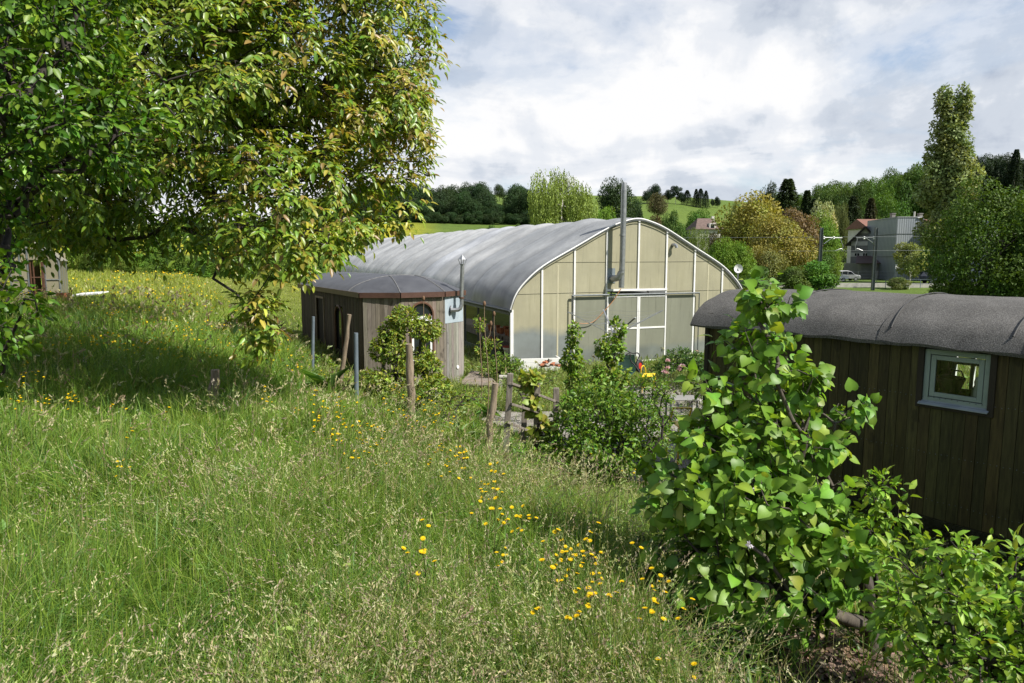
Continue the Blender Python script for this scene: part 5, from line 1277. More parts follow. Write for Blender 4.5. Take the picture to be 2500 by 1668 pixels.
for u, v, w, D, k, c, lab in ((1610, 512, 66, 112, 'bush0', (.10, .085, .035), 'brownish bush left behind the greenhouse arch'), (1640, 508, 60, 108, 'broad2', MD, 'green tree in the row just above the greenhouse arch'), (1664, 528, 56, 98, 'bush1', MD, 'dark green bush behind the right slope of the greenhouse arch'),
                              (1708, 546, 86, 86, 'willow', (.15, .20, .045), 'pale green willow below the hipped brown roof'), (1745, 555, 60, 100, 'bush0', (.085, .075, .035), 'brown green bush right of the hipped roof house'), (1763, 580, 74, 76, 'broad1', LT, 'bright green tree right behind the greenhouse shoulder'), (1805, 592, 84, 72, 'broad3', LT, 'bright green tree left of the golden tree, behind the satellite dish'), (1730, 606, 60, 64, 'bush1', MD, 'low green bush close behind the greenhouse shoulder'), (1850, 640, 70, 58, 'bush0', MD, 'low dark bush behind the tip of the wagon roof')):
    bgtree('broadleaf_tree', k, u, v, D, w, c, lab)
bgtree('golden_tree', 'broad1', 1832, 474, 92, 196, YG, 'large yellow green tree left in the golden group', None)
bgtree('golden_tree', 'broad3', 1905, 528, 80, 176, OL, 'large olive gold tree in front of the golden group')
bgtree('golden_tree', 'broad2', 1945, 500, 97, 130, BR, 'reddish brown tree right behind the golden group')
bgtree('golden_tree', 'broad0', 1868, 590, 74, 120, (.18, .17, .05), 'smaller olive tree at the foot of the golden group')
for u, v, w, D, k, c, lab in ((1838, 455, 40, 125, 'willow', (.15, .18, .06), 'slim pale tree top rising behind the yellow green tree'), (1795, 470, 36, 122, 'willow', (.14, .17, .06), 'thin pale tree top left of the golden group'), (1880, 436, 66, 135, 'broad2', (.035, .055, .02), 'dark pine crown left of the tall spruce'), (1924, 429, 150, 122, 'conifer0', (.030, .058, .018), 'tallest dark spruce behind the golden group'), (1972, 458, 100, 116, 'conifer1', (.028, .055, .018), 'smaller spruce right of the tallest spruce'), (1990, 478, 84, 114, 'conifer0', (.03, .055, .02), 'short dark spruce above the white flowering tree'),
                              (2012, 489, 74, 112, 'blossom', (.36, .38, .20), 'chestnut with creamy white blossom behind the golden group'), (1995, 515, 96, 105, 'broad1', LT, 'bright green tree under the flowering chestnut'), (2018, 548, 80, 98, 'broad3', LT, 'bright green tree left of the barn gable'), (2034, 590, 50, 92, 'bush1', (.11, .19, .026), 'bright green bush against the barn corner'), (2000, 600, 90, 88, 'broad0', MD, 'green tree low behind the left railway mast'),
                              (2050, 482, 66, 150, 'willow', (.13, .155, .06), 'pale feathery tree above the barn'), (2086, 472, 104, 152, 'conifer0', (.040, .058, .022), 'brown green spruce left above the red roof'), (2128, 478, 92, 154, 'conifer1', (.055, .055, .028), 'brownish spruce right above the red roof'), (2170, 456, 104, 180, 'broad0', (.07, .14, .022), 'bright round tree on the slope above the metal building'), (2215, 515, 84, 150, 'bush0', (.11, .15, .04), 'pale green bush just over the metal building roof'), (2150, 512, 60, 148, 'bush1', (.10, .15, .035), 'green bush between red roof and spruces')):
    bgtree('conifer_tree' if 'conifer' in k else 'broadleaf_tree', k, u, v, D, w, c, lab)
for i in range(46):
    u = 1880 + i * 9.2 + rr.uniform(-8, 8); v = np.interp(u, [1880, 1990, 2050, 2120, 2200, 2300], [476, 468, 446, 440, 412, 390]) + rr.uniform(-8, 26)
    bgtree('slope_tree', br_(), u, v, rr.uniform(215, 265), rr.uniform(56, 92), tuple(np.array(MD) * rr.uniform(.8, 1.25)), 'green broadleaf tree in the wood climbing the right slope', 'trees of the wood on the right slope')
for i in range(40):
    u = 2180 + i * 11.5 + rr.uniform(-8, 8); v = np.interp(u, [2180, 2260, 2400, 2500, 2700], [430, 404, 372, 352, 340]) + rr.uniform(-8, 40)
    bgtree('ridge_tree', 'conifer%d' % rr.randrange(2) if rr.random() < .22 else br_(), u, v, rr.uniform(300, 340), rr.uniform(46, 84), (.028, .048, .022), 'dark tree in the forest on the right ridge', 'trees of the dark forest on the right ridge')
bgtree('poplar_tree', 'poplar', 2333, 203, 100, 186, (.21, .275, .09), 'tall twin-topped poplar towering over the metal building', rot=0)
bgtree('hornbeam_tree', 'dense', 2432, 436, 32, 350, (.070, .125, .017), 'big dense hornbeam dome behind the dark wagon roof')
bgtree('hornbeam_tree', 'dense', 2600, 395, 34, 330, (.066, .118, .017), 'second dense hornbeam cut by the right edge of the view')
bgtree('roadside_shrub', 'bush0', 1990, 628, 70, 128, (.095, .185, .026), 'bright green shrub at the foot of the left railway mast', cat='shrub')
bgtree('roadside_shrub', 'bush1', 1940, 640, 69, 90, (.085, .15, .03), 'grey green shrub left of the bright mast shrub', cat='shrub')
bgtree('roadside_tree', 'sparse', 2228, 588, 80, 118, (.19, .23, .07), 'light airy young tree before the metal building wing')
bgtree('roadside_shrub', 'bush1', 2195, 672, 78, 60, (.12, .17, .05), 'low pale shrub beside the airy young tree', cat='shrub')
# bushes and trees along the far edge of the left meadow
for i, u in enumerate(np.arange(150, 800, 30)):
    D = 50 + 5 * math.sin(i * 2.1); bgtree('hedge_shrub', 'bush%d' % rr.randrange(2), u + rr.uniform(-8, 8), rr.uniform(585, 632), D, rr.uniform(58, 84), tuple(np.array(LT) * rr.uniform(.6, 1.0)), 'leafy green shrub along the far edge of the left meadow', 'shrubs along the far meadow edge', 'shrub')
for u, v, w, D, c in ((60, 470, 170, 46, MD), (-60, 430, 190, 44, MD), (190, 510, 110, 62, MD), (300, 545, 90, 68, LT), (455, 528, 120, 120, DK), (540, 540, 90, 125, DK), (390, 560, 80, 74, MD), (640, 560, 80, 80, MD), (720, 552, 80, 84, MD), (-200, 420, 200, 42, MD)):
    bgtree('meadow_tree', br_(), u, v, D, w, c, 'broadleaf tree standing behind the left meadow hedge', 'trees behind the left meadow hedge')

# ------------------------------------------------------------------ near trees and shrubs
def leafy(parent, ells, root, nodes, per, L, asp, cols, tmpl, bf=.3, r0=.0022, shell=.5, up=.5, droop=.3, mat='leaf', bark='dark_bark', trunkpts=None, w=None, jit=.16, out=.6, spread=.06, stemname='branches', k=5, clump=1.0, facing=None):
    pts = sample_ells(ells, nodes, shell)
    if trunkpts is not None: pts = np.vstack([np.array(trunkpts), pts])
    X, par, rad, cnt = skeleton(pts, root, bf, r0); V, T, c = limb_mesh(X, par, rad, k); tri_mesh(stemname, V, T, None, M[bark], parent, smooth=True)
    n0 = 1 + (len(trunkpts) if trunkpts is not None else 0)
    idx = np.arange(n0, len(X)); idx = idx[cnt[idx] < 30]; i = np.repeat(idx, per); n = len(i)
    t = rng.random((n, 1)); base = X[i] * t + X[par[i]] * (1 - t); tw = nrmz(X[i] - X[par[i]])
    E = np.array([e[:3] for e in ells]); cen = E[np.argmin(((base[:, None] - E[None]) ** 2).sum(2), 1)]; o = nrmz(base - cen)
    d = nrmz(rdir(n) * .8 + tw * .4 + o * out + np.array([0, 0, -droop])); pos = base + d * spread * rng.random((n, 1))
    nr = nrmz(np.array([0, 0, up]) + o * .45 + rdir(n) * .5 + (0 if facing is None else np.array(facing)))
    ln = L * (.45 + .9 * rng.random(n)); cl = np.repeat(1 + rng.normal(0, jit * .6, len(idx)), per)[:, None]
    arr = leaves(pos, d, nr, ln, ln * asp, np.clip(palette(n, cols, jit, w) * cl, .004, .9), tmpl)
    return tri_mesh('foliage', *arr[:2], arr[2], M[mat], parent, smooth=len(tmpl[0]) > 4)
def plant(name, label, cat, ells, root, nodes, per, L, asp, cols, tmpl=OVATE, group=None, **kw):
    t = thing(name, root, label, cat, group); leafy(t, ells, root, nodes, per, L, asp, cols, tmpl, **kw); return t

# walnut: trunk outside the view on the left, crown hanging in over the meadow
def walnut():
    root = np.array([-10.2, 12.6, hz(-10.2, 12.6) - .2]); t = thing('walnut_tree', root, 'large walnut tree with bronze tinged leaves hanging in from the upper left', 'tree')
    near = [ell(790, 90, 10.22, 1.633, 1.846, 1.846, 1.2), ell(900, 300, 10.37, 0.937, 1.562, 1.136, 1.3), ell(600, 250, 9.09, 1.633, 1.846, 1.42), ell(715, 500, 8.66, 0.682, 1.136, 0.937, 1.6), ell(350, 90, 9.37, 1.704, 1.846, 1.562), ell(945, 470, 10.22, 0.511, 0.781, 0.483, 1.6), ell(930, 120, 10.79, 0.795, 1.42, 1.349, 1.4),
            ell(350, 420, 9.37, 1.349, 1.42, 0.639, 0.9), ell(110, 330, 9.37, 1.42, 1.846, 1.42, 0.8), ell(560, 560, 9.37, 0.781, 0.994, 0.426, 1.2), ell(760, 640, 8.38, 0.241, 0.426, 0.312, 2.0), ell(640, -300, 10.22, 2.556, 2.272, 1.42, 0.7), ell(330, 565, 10.51, 1.349, 1.136, 0.341, 1.1), ell(90, 535, 10.79, 1.278, 1.42, 0.497, 0.8), ell(850, 540, 9.37, 0.369, 0.568, 0.312, 1.8)]
    near += [ell(250, -260, 10.2, 2.2, 2.2, 1.2, .8), ell(480, -130, 9.4, 1.6, 1.5, .8, .8), ell(120, 410, 11.2, 1.7, 1.5, .8, 1.3)]  # lobes above the view, here and in the list, added to cast shade
    low = [ell(622, 765, 7.95, 0.185, 0.227, 0.312, 3.0)]
    pts = np.vstack([sample_ells(near, 3700, .55), sample_ells(low, 26, .3)])
    lead = np.array([P(240, 420, 10.51), P(300, 540, 9.94), P(400, 620, 9.51), P(520, 680, 8.95), P(575, 715, 8.52), P(600, 745, 8.24), P(420, 300, 10.37), P(150, 330, 11.64), P(620, 380, 9.94), P(520, 560, 9.51), P(700, 430, 9.66), P(330, 470, 10.79), P(-40, 300, 13.21)])
    ctr = np.array([(-10.1, 12.6, 2.6), (-10.0, 12.5, 3.6), (-9.6, 12.2, 4.6), (-8.6, 11.4, 5.3), (-7.4, 10.2, 5.7)])
    far = [(-7.5, 17.0, 8.2, 2.7, 3.6, 1.9), (-9.5, 18.5, 7.5, 3.4, 3.2, 2.4), (-12.5, 14.5, 7.4, 3.2, 4.0, 2.6), (-6.0, 12.5, 8.0, 2.2, 2.4, 1.4), (-12, 11, 7, 2.6, 3, 2.2), (-9, 13, 9.5, 3, 3, 1.8), (-13.5, 20, 6.0, 3.0, 3, 2.2)]
    fpts = sample_ells(far, 900, .6)
    allp = np.vstack([ctr, lead, pts, fpts]); X, par, rad, cnt = skeleton(allp, root, .30, .0032, .5)
    V, T, c = limb_mesh(X, par, rad, 5); tri_mesh('trunk', V, T, None, M['dark_bark'], t, smooth=True)
    nl = len(ctr) + len(lead) + 1; i0 = np.arange(nl, nl + len(pts)); i = np.repeat(i0, 4); n = len(i)
    tt = rng.random((n, 1)); base = X[i] * tt + X[par[i]] * (1 - tt); tw = nrmz(X[i] - X[par[i]]); E = np.array([e[:3] for e in near + low]); cen = E[np.argmin(((base[:, None] - E[None]) ** 2).sum(2), 1)]; o = nrmz(base - cen)
    rd = nrmz(rdir(n) * .8 + tw * .35 + o * .55 + np.array([.06, -.10, -.35])); rl = .23 * (.7 + .6 * rng.random(n))
    ys, ds, ns, Ls, cs = [], [], [], [], []
    young = np.clip(.02 + .32 * (vnoise(base[:, 0] * 2, base[:, 2] * 2, 1.1, 3) - .3) + .22 * (base[:, 0] > -3.0), 0, .65)
    tint = 1 + rng.normal(0, .16, (n, 1)); isy = rng.random(n) < young
    for tpos, side in ((.38, 1), (.40, -1), (.68, 1), (.70, -1), (1.0, 0)):
        sv = nrmz(np.cross(rd, rdir(n) * .35 + np.array([0, 0, 1.]))); p = base + rd * (rl * tpos)[:, None] + np.array([0, 0, -1.]) * (rl * tpos * tpos * .35)[:, None]
        d = nrmz(rd * (.55 if side else 1) + sv * side * .85 + np.array([0, 0, -.42]) + rdir(n) * .18)
        nr = nrmz(np.array([.12, -.18, .75]) + o * .45 + rdir(n) * .42)
        L = .110 * (.65 + .6 * rng.random(n)) * (1.1 if side == 0 else .95); c = np.where(isy[:, None], palette(n, [(.29, .285, .045), (.32, .29, .05), (.25, .185, .06)], .14), palette(n, [(.16, .245, .028), (.215, .275, .033), (.11, .20, .028)], .14)) * tint
        ys.append(p); ds.append(d); ns.append(nr); Ls.append(L); cs.append(c)
    Ls = np.concatenate(Ls); a = leaves(np.concatenate(ys), np.concatenate(ds), np.concatenate(ns), Ls, Ls * .46, np.clip(np.concatenate(cs), .004, .9), OVATE)
    k0 = nl + len(pts); j = np.repeat(np.arange(k0, k0 + len(fpts)), 24); m_ = len(j); b2 = X[j] + rng.normal(0, .30, (m_, 3)); L2 = .19 * (.7 + .6 * rng.random(m_))
    a2 = leaves(b2, nrmz(rdir(m_) + np.array([0, 0, -.3])), nrmz(rdir(m_) * .6 + np.array([0, 0, .8])), L2, L2 * .5, palette(m_, [(.115, .165, .022), (.155, .19, .024), (.20, .175, .035)], .14), RHOMB)
    tri_mesh('foliage', *[x for x in join([a, a2])], M['glossy_leaf'], t, smooth=True)
walnut()
DOG = [(.060, .140, .012), (.085, .18, .015), (.045, .11, .012), (.15, .245, .024)]
plant('dogwood_shrub', 'dense bright green shrub filling the left edge in front of the walnut', 'shrub',
      [ell(40, 150, 3.5, .40, .5, .48), ell(250, 290, 3.7, .27, .4, .15, 1.5), ell(-30, 400, 3.5, .20, .4, .30), ell(130, 300, 3.6, .30, .5, .30), ell(-250, 200, 3.6, .6, .7, 1.2), ell(5, 745, 3.0, .09, .3, .10, 2.2), ell(-230, 760, 3.1, .45, .5, .5), ell(120, 50, 3.6, .28, .4, .28, 1.2), ell(260, 400, 3.8, .16, .3, .10), ell(30, -200, 3.8, .7, .7, .4)],
      np.array([-3.5, 3.3, hz(-3.5, 3.3)]), 2200, 10, .046, .60, DOG, bf=.25, r0=.0017, shell=.6, up=.55, droop=.35, spread=.09)
LIN = [(.135, .26, .028), (.165, .295, .032), (.10, .205, .024), (.23, .335, .042), (.12, .24, .026)]
def lx(u, v, D): return P(u, v, D)
plant('linden_sapling', 'young linden with big heart-shaped leaves in front of the dark wagon', 'tree',
      [ell(1868, 720, 4.5, .12, .12, .10, 3), ell(1900, 735, 4.5, .12, .10, .06, 3), ell(1850, 830, 4.5, .22, .20, .13, 1.8), ell(1890, 930, 4.4, .33, .28, .15, 1.5), ell(1740, 960, 4.4, .18, .2, .11, 1.8), ell(1900, 1060, 4.3, .44, .36, .17, 1.3), ell(1740, 1080, 4.3, .20, .3, .14, 1.4), ell(1850, 1180, 4.1, .52, .36, .16), ell(1900, 1290, 4.0, .46, .36, .16), ell(1700, 1200, 4.2, .18, .25, .13, 1.5), ell(1930, 1400, 3.8, .36, .32, .12, 1.2), ell(1600, 1130, 4.6, .09, .12, .08, 1.5), ell(1630, 1230, 4.3, .14, .2, .10, 1.6), ell(1800, 1440, 3.9, .36, .25, .12, 1.2), ell(1900, 1490, 3.8, .26, .2, .09, 1.2), ell(1690, 1330, 4.1, .22, .25, .12, 1.2), ell(2010, 1180, 4.2, .16, .2, .10, 1.3), ell(2080, 990, 4.3, .10, .15, .10, 2), ell(1760, 1400, 4.0, .22, .25, .12), ell(2060, 1320, 3.8, .14, .2, .10, 2)],
      ground_at(P(2125, 1590, 4.1)), 800, 5, .074, .92, LIN, HEART, bf=.75, r0=.0021, shell=.4, up=.62, droop=.42, out=.55, spread=.10, trunkpts=[P(2125, 1530, 4.1), P(2120, 1440, 4.1), P(2080, 1360, 4.15), P(2020, 1260, 4.2), P(1960, 1140, 4.3), P(1915, 1010, 4.4), P(1885, 880, 4.5), P(1872, 760, 4.5)], mat='leaf', bark='bark', facing=(.05, -.28, 0))
BSH = [(.15, .28, .03), (.19, .32, .034), (.23, .33, .04), (.12, .23, .028)]
plant('dogwood_shrub', 'leafy shrub in the lower right corner with pale veined leaves', 'shrub',
      [ell(2330, 1520, 3.1, .34, .4, .22, 1.2), ell(2480, 1440, 3.2, .24, .4, .20, 1.2), ell(2250, 1420, 3.2, .20, .3, .16, 1.2), ell(2560, 1560, 3.0, .35, .4, .3), ell(2320, 1340, 3.3, .12, .2, .09, 1.5), ell(2480, 1660, 2.8, .35, .3, .14, 1), ell(2200, 1560, 3.3, .12, .2, .16, 1.2)],
      ground_at(P(2420, 1700, 3.1)), 470, 9, .058, .52, BSH, bf=.45, r0=.0016, up=.6, droop=.25, spread=.08)
plant('hazel_shoot', 'slim leafy shoot standing right of the linden before the wagon wall', 'shrub',
      [ell(2160, 1200, 3.9, .11, .15, .10), ell(2130, 1290, 3.9, .15, .15, .09), ell(2185, 1250, 3.9, .07, .1, .05)], ground_at(P(2170, 1580, 3.9)), 75, 6, .060, .55, BSH, bf=.6, r0=.0018, droop=.3)
plant('undergrowth_shrub', 'low shrub under the linden, shade put into its dark leaves', 'shrub', [ell(1700, 1420, 4.3, .42, .4, .2), ell(1800, 1500, 4.0, .35, .4, .16), ell(1950, 1500, 4.3, .4, .3, .14), ell(1640, 1330, 4.7, .22, .3, .18), ell(1690, 1520, 3.8, .22, .3, .14), ell(1820, 1600, 3.5, .25, .25, .10), ell(1610, 1440, 4.3, .15, .25, .14)], ground_at(P(1780, 1560, 4.2)), 420, 8, .050, .45, [(.035, .085, .014), (.05, .105, .018)], bf=.4, r0=.0015)  # leaf colours darkened to stand for the shade down here
MAP = [(.13, .24, .028), (.18, .28, .036), (.10, .20, .024), (.23, .29, .05)]
plant('maple_shoot', 'narrow leafy maple spire left before the greenhouse door', 'shrub', [ell(1402, 815, 11.2, .09, .09, .16, 2), ell(1398, 875, 11.2, .15, .14, .22, 1.6), ell(1410, 950, 11.1, .17, .17, .28)], ground_at(P(1405, 1060, 11)), 190, 8, .062, .78, MAP, bf=.55, r0=.0018, droop=.4)
plant('maple_shoot', 'taller leafy maple spire in front of the wheelbarrow', 'shrub', [ell(1508, 800, 11.4, .10, .1, .13, 2), ell(1490, 850, 11.4, .22, .2, .20, 1.5), ell(1488, 920, 11.3, .30, .25, .22, 1.3), ell(1500, 990, 11.2, .38, .3, .25)], ground_at(P(1490, 1080, 11)), 420, 9, .066, .78, MAP, bf=.5, r0=.0018, droop=.4)
CEN = [(.105, .21, .025), (.14, .25, .03), (.08, .165, .02), (.18, .265, .036)]
plant('dogwood_shrub', 'wide dark green dogwood shrub behind the rail fence', 'shrub', [ell(1405, 1060, 9.5, .44, .5, .32), ell(1470, 1010, 9.6, .62, .5, .42), ell(1560, 1050, 9.5, .42, .4, .36), ell(1330, 1120, 9.2, .28, .4, .16), ell(1280, 1120, 8.9, .24, .3, .12, 1.2), ell(1480, 1090, 9.0, .5, .4, .2), ell(1450, 1130, 9.0, .6, .4, .22), ell(1580, 960, 9.9, .30, .3, .22), ell(1450, 950, 9.9, .3, .3, .2)], ground_at(P(1460, 1180, 9.3)), 1250, 8, .064, .56, CEN, bf=.35, r0=.0016, droop=.2, spread=.08)
plant('rowan_sapling', 'thin dark-stemmed sapling with small leaflets by the gravel', 'tree', [ell(1612, 960, 9.0, .14, .15, .22), ell(1590, 1030, 9.0, .16, .2, .14), ell(1640, 1010, 9.0, .10, .1, .12), ell(1610, 1090, 8.9, .2, .2, .12)], ground_at(P(1570, 1190, 8.9)), 150, 7, .05, .4, CEN, bf=.5, r0=.002, trunkpts=[P(1578, 1150, 8.9), P(1590, 1100, 8.9), P(1604, 1040, 9), P(1608, 960, 9)])
VIN = [(.20, .28, .036), (.24, .31, .042), (.16, .24, .036), (.27, .27, .05)]
plant('grapevine', 'yellow green vine climbing the old rail fence', 'vine', [ell(1296, 930, 9.8, .13, .12, .12, 1.4), ell(1300, 990, 9.7, .12, .12, .14), ell(1320, 1045, 9.6, .14, .12, .14)], ground_at(P(1296, 1090, 9.7)), 90, 6, .085, .95, VIN, HEART, bf=.5, r0=.0022, facing=(0, -.4, 0))
plant('grapevine', 'vine and young peach growing up the bowed wagon front', 'vine', [ell(985, 775, 12.6, .24, .25, .18, 1.5), ell(960, 810, 12.6, .22, .25, .18, 1.3), ell(1040, 805, 12.6, .28, .25, .20, 1.3), ell(950, 850, 12.5, .32, .3, .24), ell(1010, 880, 12.4, .40, .3, .25), ell(940, 930, 12.2, .5, .3, .22), ell(1060, 950, 12.0, .3, .3, .2), ell(1055, 900, 12.4, .18, .2, .2)], ground_at(P(985, 985, 12.4)), 950, 9, .072, .50, VIN + [(.10, .17, .025)], bf=.45, r0=.002, droop=.3)
plant('wild_bush', 'yellowish green bush in the weeds below the wagon front', 'bush', [ell(1000, 960, 11.6, .5, .4, .2), ell(1085, 975, 11.2, .42, .4, .2), ell(930, 990, 11.4, .3, .3, .16)], ground_at(P(1020, 1010, 11.4)), 300, 7, .055, .5, VIN + CEN, bf=.4)
plant('wild_bush', 'green weeds and bush along the dark wagon side by the brush heap', 'bush', [ell(700, 875, 17, .6, .5, .25), ell(760, 890, 16, .5, .4, .3), ell(640, 880, 18, .5, .4, .15), ell(820, 920, 14.5, .3, .3, .25)], ground_at(P(730, 910, 16.5)), 260, 9, .075, .5, CEN + VIN, bf=.4)
plant('wild_bush', 'loose pale weeds between the wagon deck and the leaning post', 'bush', [ell(1120, 975, 12.5, .4, .4, .16), ell(1180, 965, 13, .3, .3, .14), ell(1085, 1030, 9.8, .32, .3, .16), ell(1050, 1010, 10.5, .3, .3, .18)], ground_at(P(1110, 1010, 11.5)), 230, 8, .05, .38, VIN + CEN, bf=.45)
plant('wild_bush', 'airy weeds standing behind the rail fence before the board bed', 'bush', [ell(1260, 935, 14.5, .35, .4, .16), ell(1330, 925, 15, .4, .4, .16), ell(1290, 960, 13, .3, .3, .14)], ground_at(P(1300, 960, 14)), 170, 7, .055, .36, [(.20, .27, .06), (.25, .29, .09), (.15, .24, .05)], bf=.45)
plant('garden_sapling', 'slim sapling growing at the open side of the greenhouse', 'tree', [ell(1172, 790, 18.6, .13, .13, .22), ell(1180, 850, 18.5, .2, .2, .25), ell(1210, 840, 18.6, .12, .1, .1)], ground_at(P(1180, 920, 18.5)), 120, 8, .07, .5, VIN + MAP, bf=.5)
plant('garden_bush', 'rounded green bush at the left foot of the greenhouse end', 'bush', [ell(1228, 885, 18.2, .42, .3, .26), ell(1255, 895, 18, .3, .3, .2), ell(1195, 900, 18.2, .3, .3, .2)], ground_at(P(1228, 915, 18.2)), 260, 8, .06, .5, MAP + CEN, bf=.4)
plant('peony_bush', 'dark glossy peony bush before the right end of the greenhouse', 'bush', [ell(1660, 875, 18.6, .42, .4, .28), ell(1700, 885, 18.4, .36, .4, .26), ell(1625, 895, 18.2, .3, .3, .2), ell(1730, 900, 17.5, .4, .4, .25)], ground_at(P(1665, 915, 18.4)), 360, 9, .085, .45, [(.045, .11, .022), (.065, .14, .028), (.09, .16, .03)], bf=.4, mat='glossy_leaf')
plant('rose_bush', 'loose feathery bush on the gravel edge beside the dark wagon', 'bush', [ell(1680, 945, 15.5, .5, .4, .25), ell(1640, 930, 16, .4, .4, .22), ell(1720, 950, 14.5, .3, .4, .3), ell(1690, 1000, 13, .22, .3, .2)], ground_at(P(1680, 985, 15)), 330, 8, .05, .4, [(.11, .16, .04), (.14, .18, .05), (.08, .14, .03)], bf=.45)
for k in range(9):      # pale pink peony blooms
    q = P(1615 + 115 * rr.random(), 880 + 42 * rr.random(), 17.6 + .4 * rr.random()); n = 26; d = rdir(n); d[:, 2] = abs(d[:, 2]) * .8
    a = leaves(np.repeat(q[None], n, 0) + d * .02, d, d + rdir(n) * .3, .07, .06, palette(n, [(.72, .50, .55), (.75, .66, .66), (.66, .42, .48)], .06), RHOMB); b_ = leaves(np.array([[q[0], q[1], q[2] - .5]]), np.array([[0, 0, 1.]]), np.array([[0, -1., 0]]), .5, .012, np.array([[.08, .14, .03]]), RHOMB)
    tag(tri_mesh('peony_flower', *join([a, b_]), M['petal']), 'pale pink peony bloom on the bush before the greenhouse', 'flower', 'pink peony blooms')
for u, v, D in ((2008, 1398, 3.75), (1985, 1385, 3.8), (2030, 1412, 3.7), (1845, 1195, 3.95), (1882, 1200, 3.95), (1830, 1330, 3.7)):      # white columbine blooms
    q = P(u, v, D); n = 14; d = rdir(n); d[:, 1] -= .4; a = leaves(np.repeat(q[None], n, 0), d, rdir(n), .028, .014, palette(n, [(.72, .70, .74), (.66, .62, .70)], .06), RHOMB); b_ = leaves(np.array([[q[0], q[1] + .03, q[2] - .5]]), np.array([[0, 0, 1.]]), np.array([[0, -1., 0]]), .5, .006, np.array([[.09, .14, .03]]), RHOMB)
    tag(tri_mesh('columbine_flower', *join([a, b_]), M['petal']), 'white columbine bloom among the lower linden leaves', 'flower', 'white columbine blooms')
# teasels
def teasel(u, v0, v1, D, label, heads=2, bend=.08):
    b = ground_at(P(u, v0, D)); t = P(u + 3, v1, D); o = thing('teasel', b, label, 'dead plant', 'dead teasel stalks by the greenhouse')
    pts = [b + (t - b) * k + np.array([bend * math.sin(k * 5), 0, 0]) for k in np.linspace(0, 1, 8)]; st = MB(); st.tube(pts, [.012 - .005 * k / 7 for k in range(8)], 6)
    tips = [pts[-1]]
    for h in range(heads - 1):
        a = pts[5 - h]; e = a + np.array([.10 + .05 * h, .02, .28 - .1 * h]); st.tube([a, e * .5 + a * .5 + np.array([.03, 0, -.02]), e], .006, 5); tips.append(e)
    st.build('stalk', M['dead'], o, smooth=True)
    for e in tips: MB().tube([e, e + np.array([0, 0, .02]), e + np.array([0, 0, .05]), e + np.array([0, 0, .085]), e + np.array([0, 0, .10])], [.01, .026, .029, .02, .004], 9).build('seed_head', M['teasel'], o, smooth=True)
M['dead'] = simple('dead stalk', (.26, .19, .12), (.18, .13, .08), 20, .9); M['teasel'] = simple('teasel head', (.22, .13, .075), (.12, .07, .04), 90, .9, bump=1.0, bscale=160)
teasel(1186, 1040, 748, 12.5, 'tallest dead teasel stalk with a pair of brown heads', 2, .05); teasel(1208, 1000, 772, 13.5, 'thinner dead teasel stalk right of the tall one', 1, .04); teasel(1172, 960, 786, 14, 'short dead teasel stalk with a single head on the left', 1, .03); teasel(1036, 960, 735, 13.2, 'dead teasel stalk before the arched wagon window', 2, .04)
# broad strap-leaved plants
def rosette(u, v, D, h, n, label, name='dock_plant'):
    b = ground_at(P(u, v, D)); a = rng.random(n) * 6.28; el = rng.uniform(.5, 1.4, n); d = np.stack([np.cos(a) * np.cos(el), np.sin(a) * np.cos(el), np.sin(el)], 1); L = h * rng.uniform(.6, 1.05, n)
    arr = leaves(b[None] + d * .02, d, nrmz(np.stack([-np.cos(a), -np.sin(a), .6 + 0 * a], 1) * np.array([1, 1, 1]) + rdir(n) * .15), L, L * .16, palette(n, [(.10, .20, .04), (.13, .23, .05), (.08, .16, .035)], .1), leaf_template((0, .3, .55, 1), ((.3, .42), (.6, .42)), .25, .35))
    tag(tri_mesh(name, *arr, M['leaf']), label, 'plant')
rosette(1138, 1085, 8.6, .60, 17, 'tall strap-leaved plant left of the leaning fence post'); rosette(1120, 1075, 9.2, .42, 12, 'shorter strap-leaved plant beside the tall one'); rosette(800, 965, 13.2, .75, 16, 'strap-leaved plant at the foot of the leaning bare pole'); rosette(1190, 975, 13.5, .5, 10, 'strap-leaved plant below the plank deck'); rosette(2260, 1600, 3.0, .3, 8, 'small leafy weed on the bare earth at the lower right')
# heaps of dead brush
def heap(u, v, D, w, h, n, label, cols):
    c = ground_at(P(u, v, D)); o = thing('brush_heap', c, label, 'brush heap'); xs = np.linspace(-1, 1, 15); rows = []
    for x in xs: rows.append([c + np.array([x * w, y * w * .8, -.06 + h * max(0, 1 - x * x - y * y) ** .8 * (.8 + .5 * float(vnoise(x * 3, y * 3, 1, 2)))]) for y in xs])
    mb = MB(); mb.grid(rows); mb.build('core', M['soil'], o)
    r_ = np.sqrt(rng.random(n)) * w * 1.05; a = rng.random(n) * 6.28; pos = np.stack([c[0] + r_ * np.cos(a), c[1] + r_ * np.sin(a) * .8, c[2] + h * np.clip(1 - (r_ / w) ** 2, 0, 1) ** .8 * (.85 + .4 * rng.random(n))], 1); d = rdir(n); d[:, 2] *= .35; L = .16 * (.5 + rng.random(n)) * (w / .5) ** .5
    arr = leaves(pos - d * .06, d, rdir(n) + np.array([0, 0, .5]), L, .012 + .006 * rng.random(n), palette(n, cols, .2), RHOMB); tri_mesh('twigs', *arr, M['grass'], o)
heap(1378, 1262, 7.6, .52, .22, 1500, 'brown heap of dead stems in the grass near the fence corner', [(.12, .085, .05), (.20, .15, .09), (.07, .05, .03), (.30, .24, .14)])
heap(610, 888, 19.5, 1.3, .55, 1500, 'grey brown heap of brushwood left of the brown wagon', [(.15, .12, .085), (.22, .18, .12), (.10, .08, .055)])
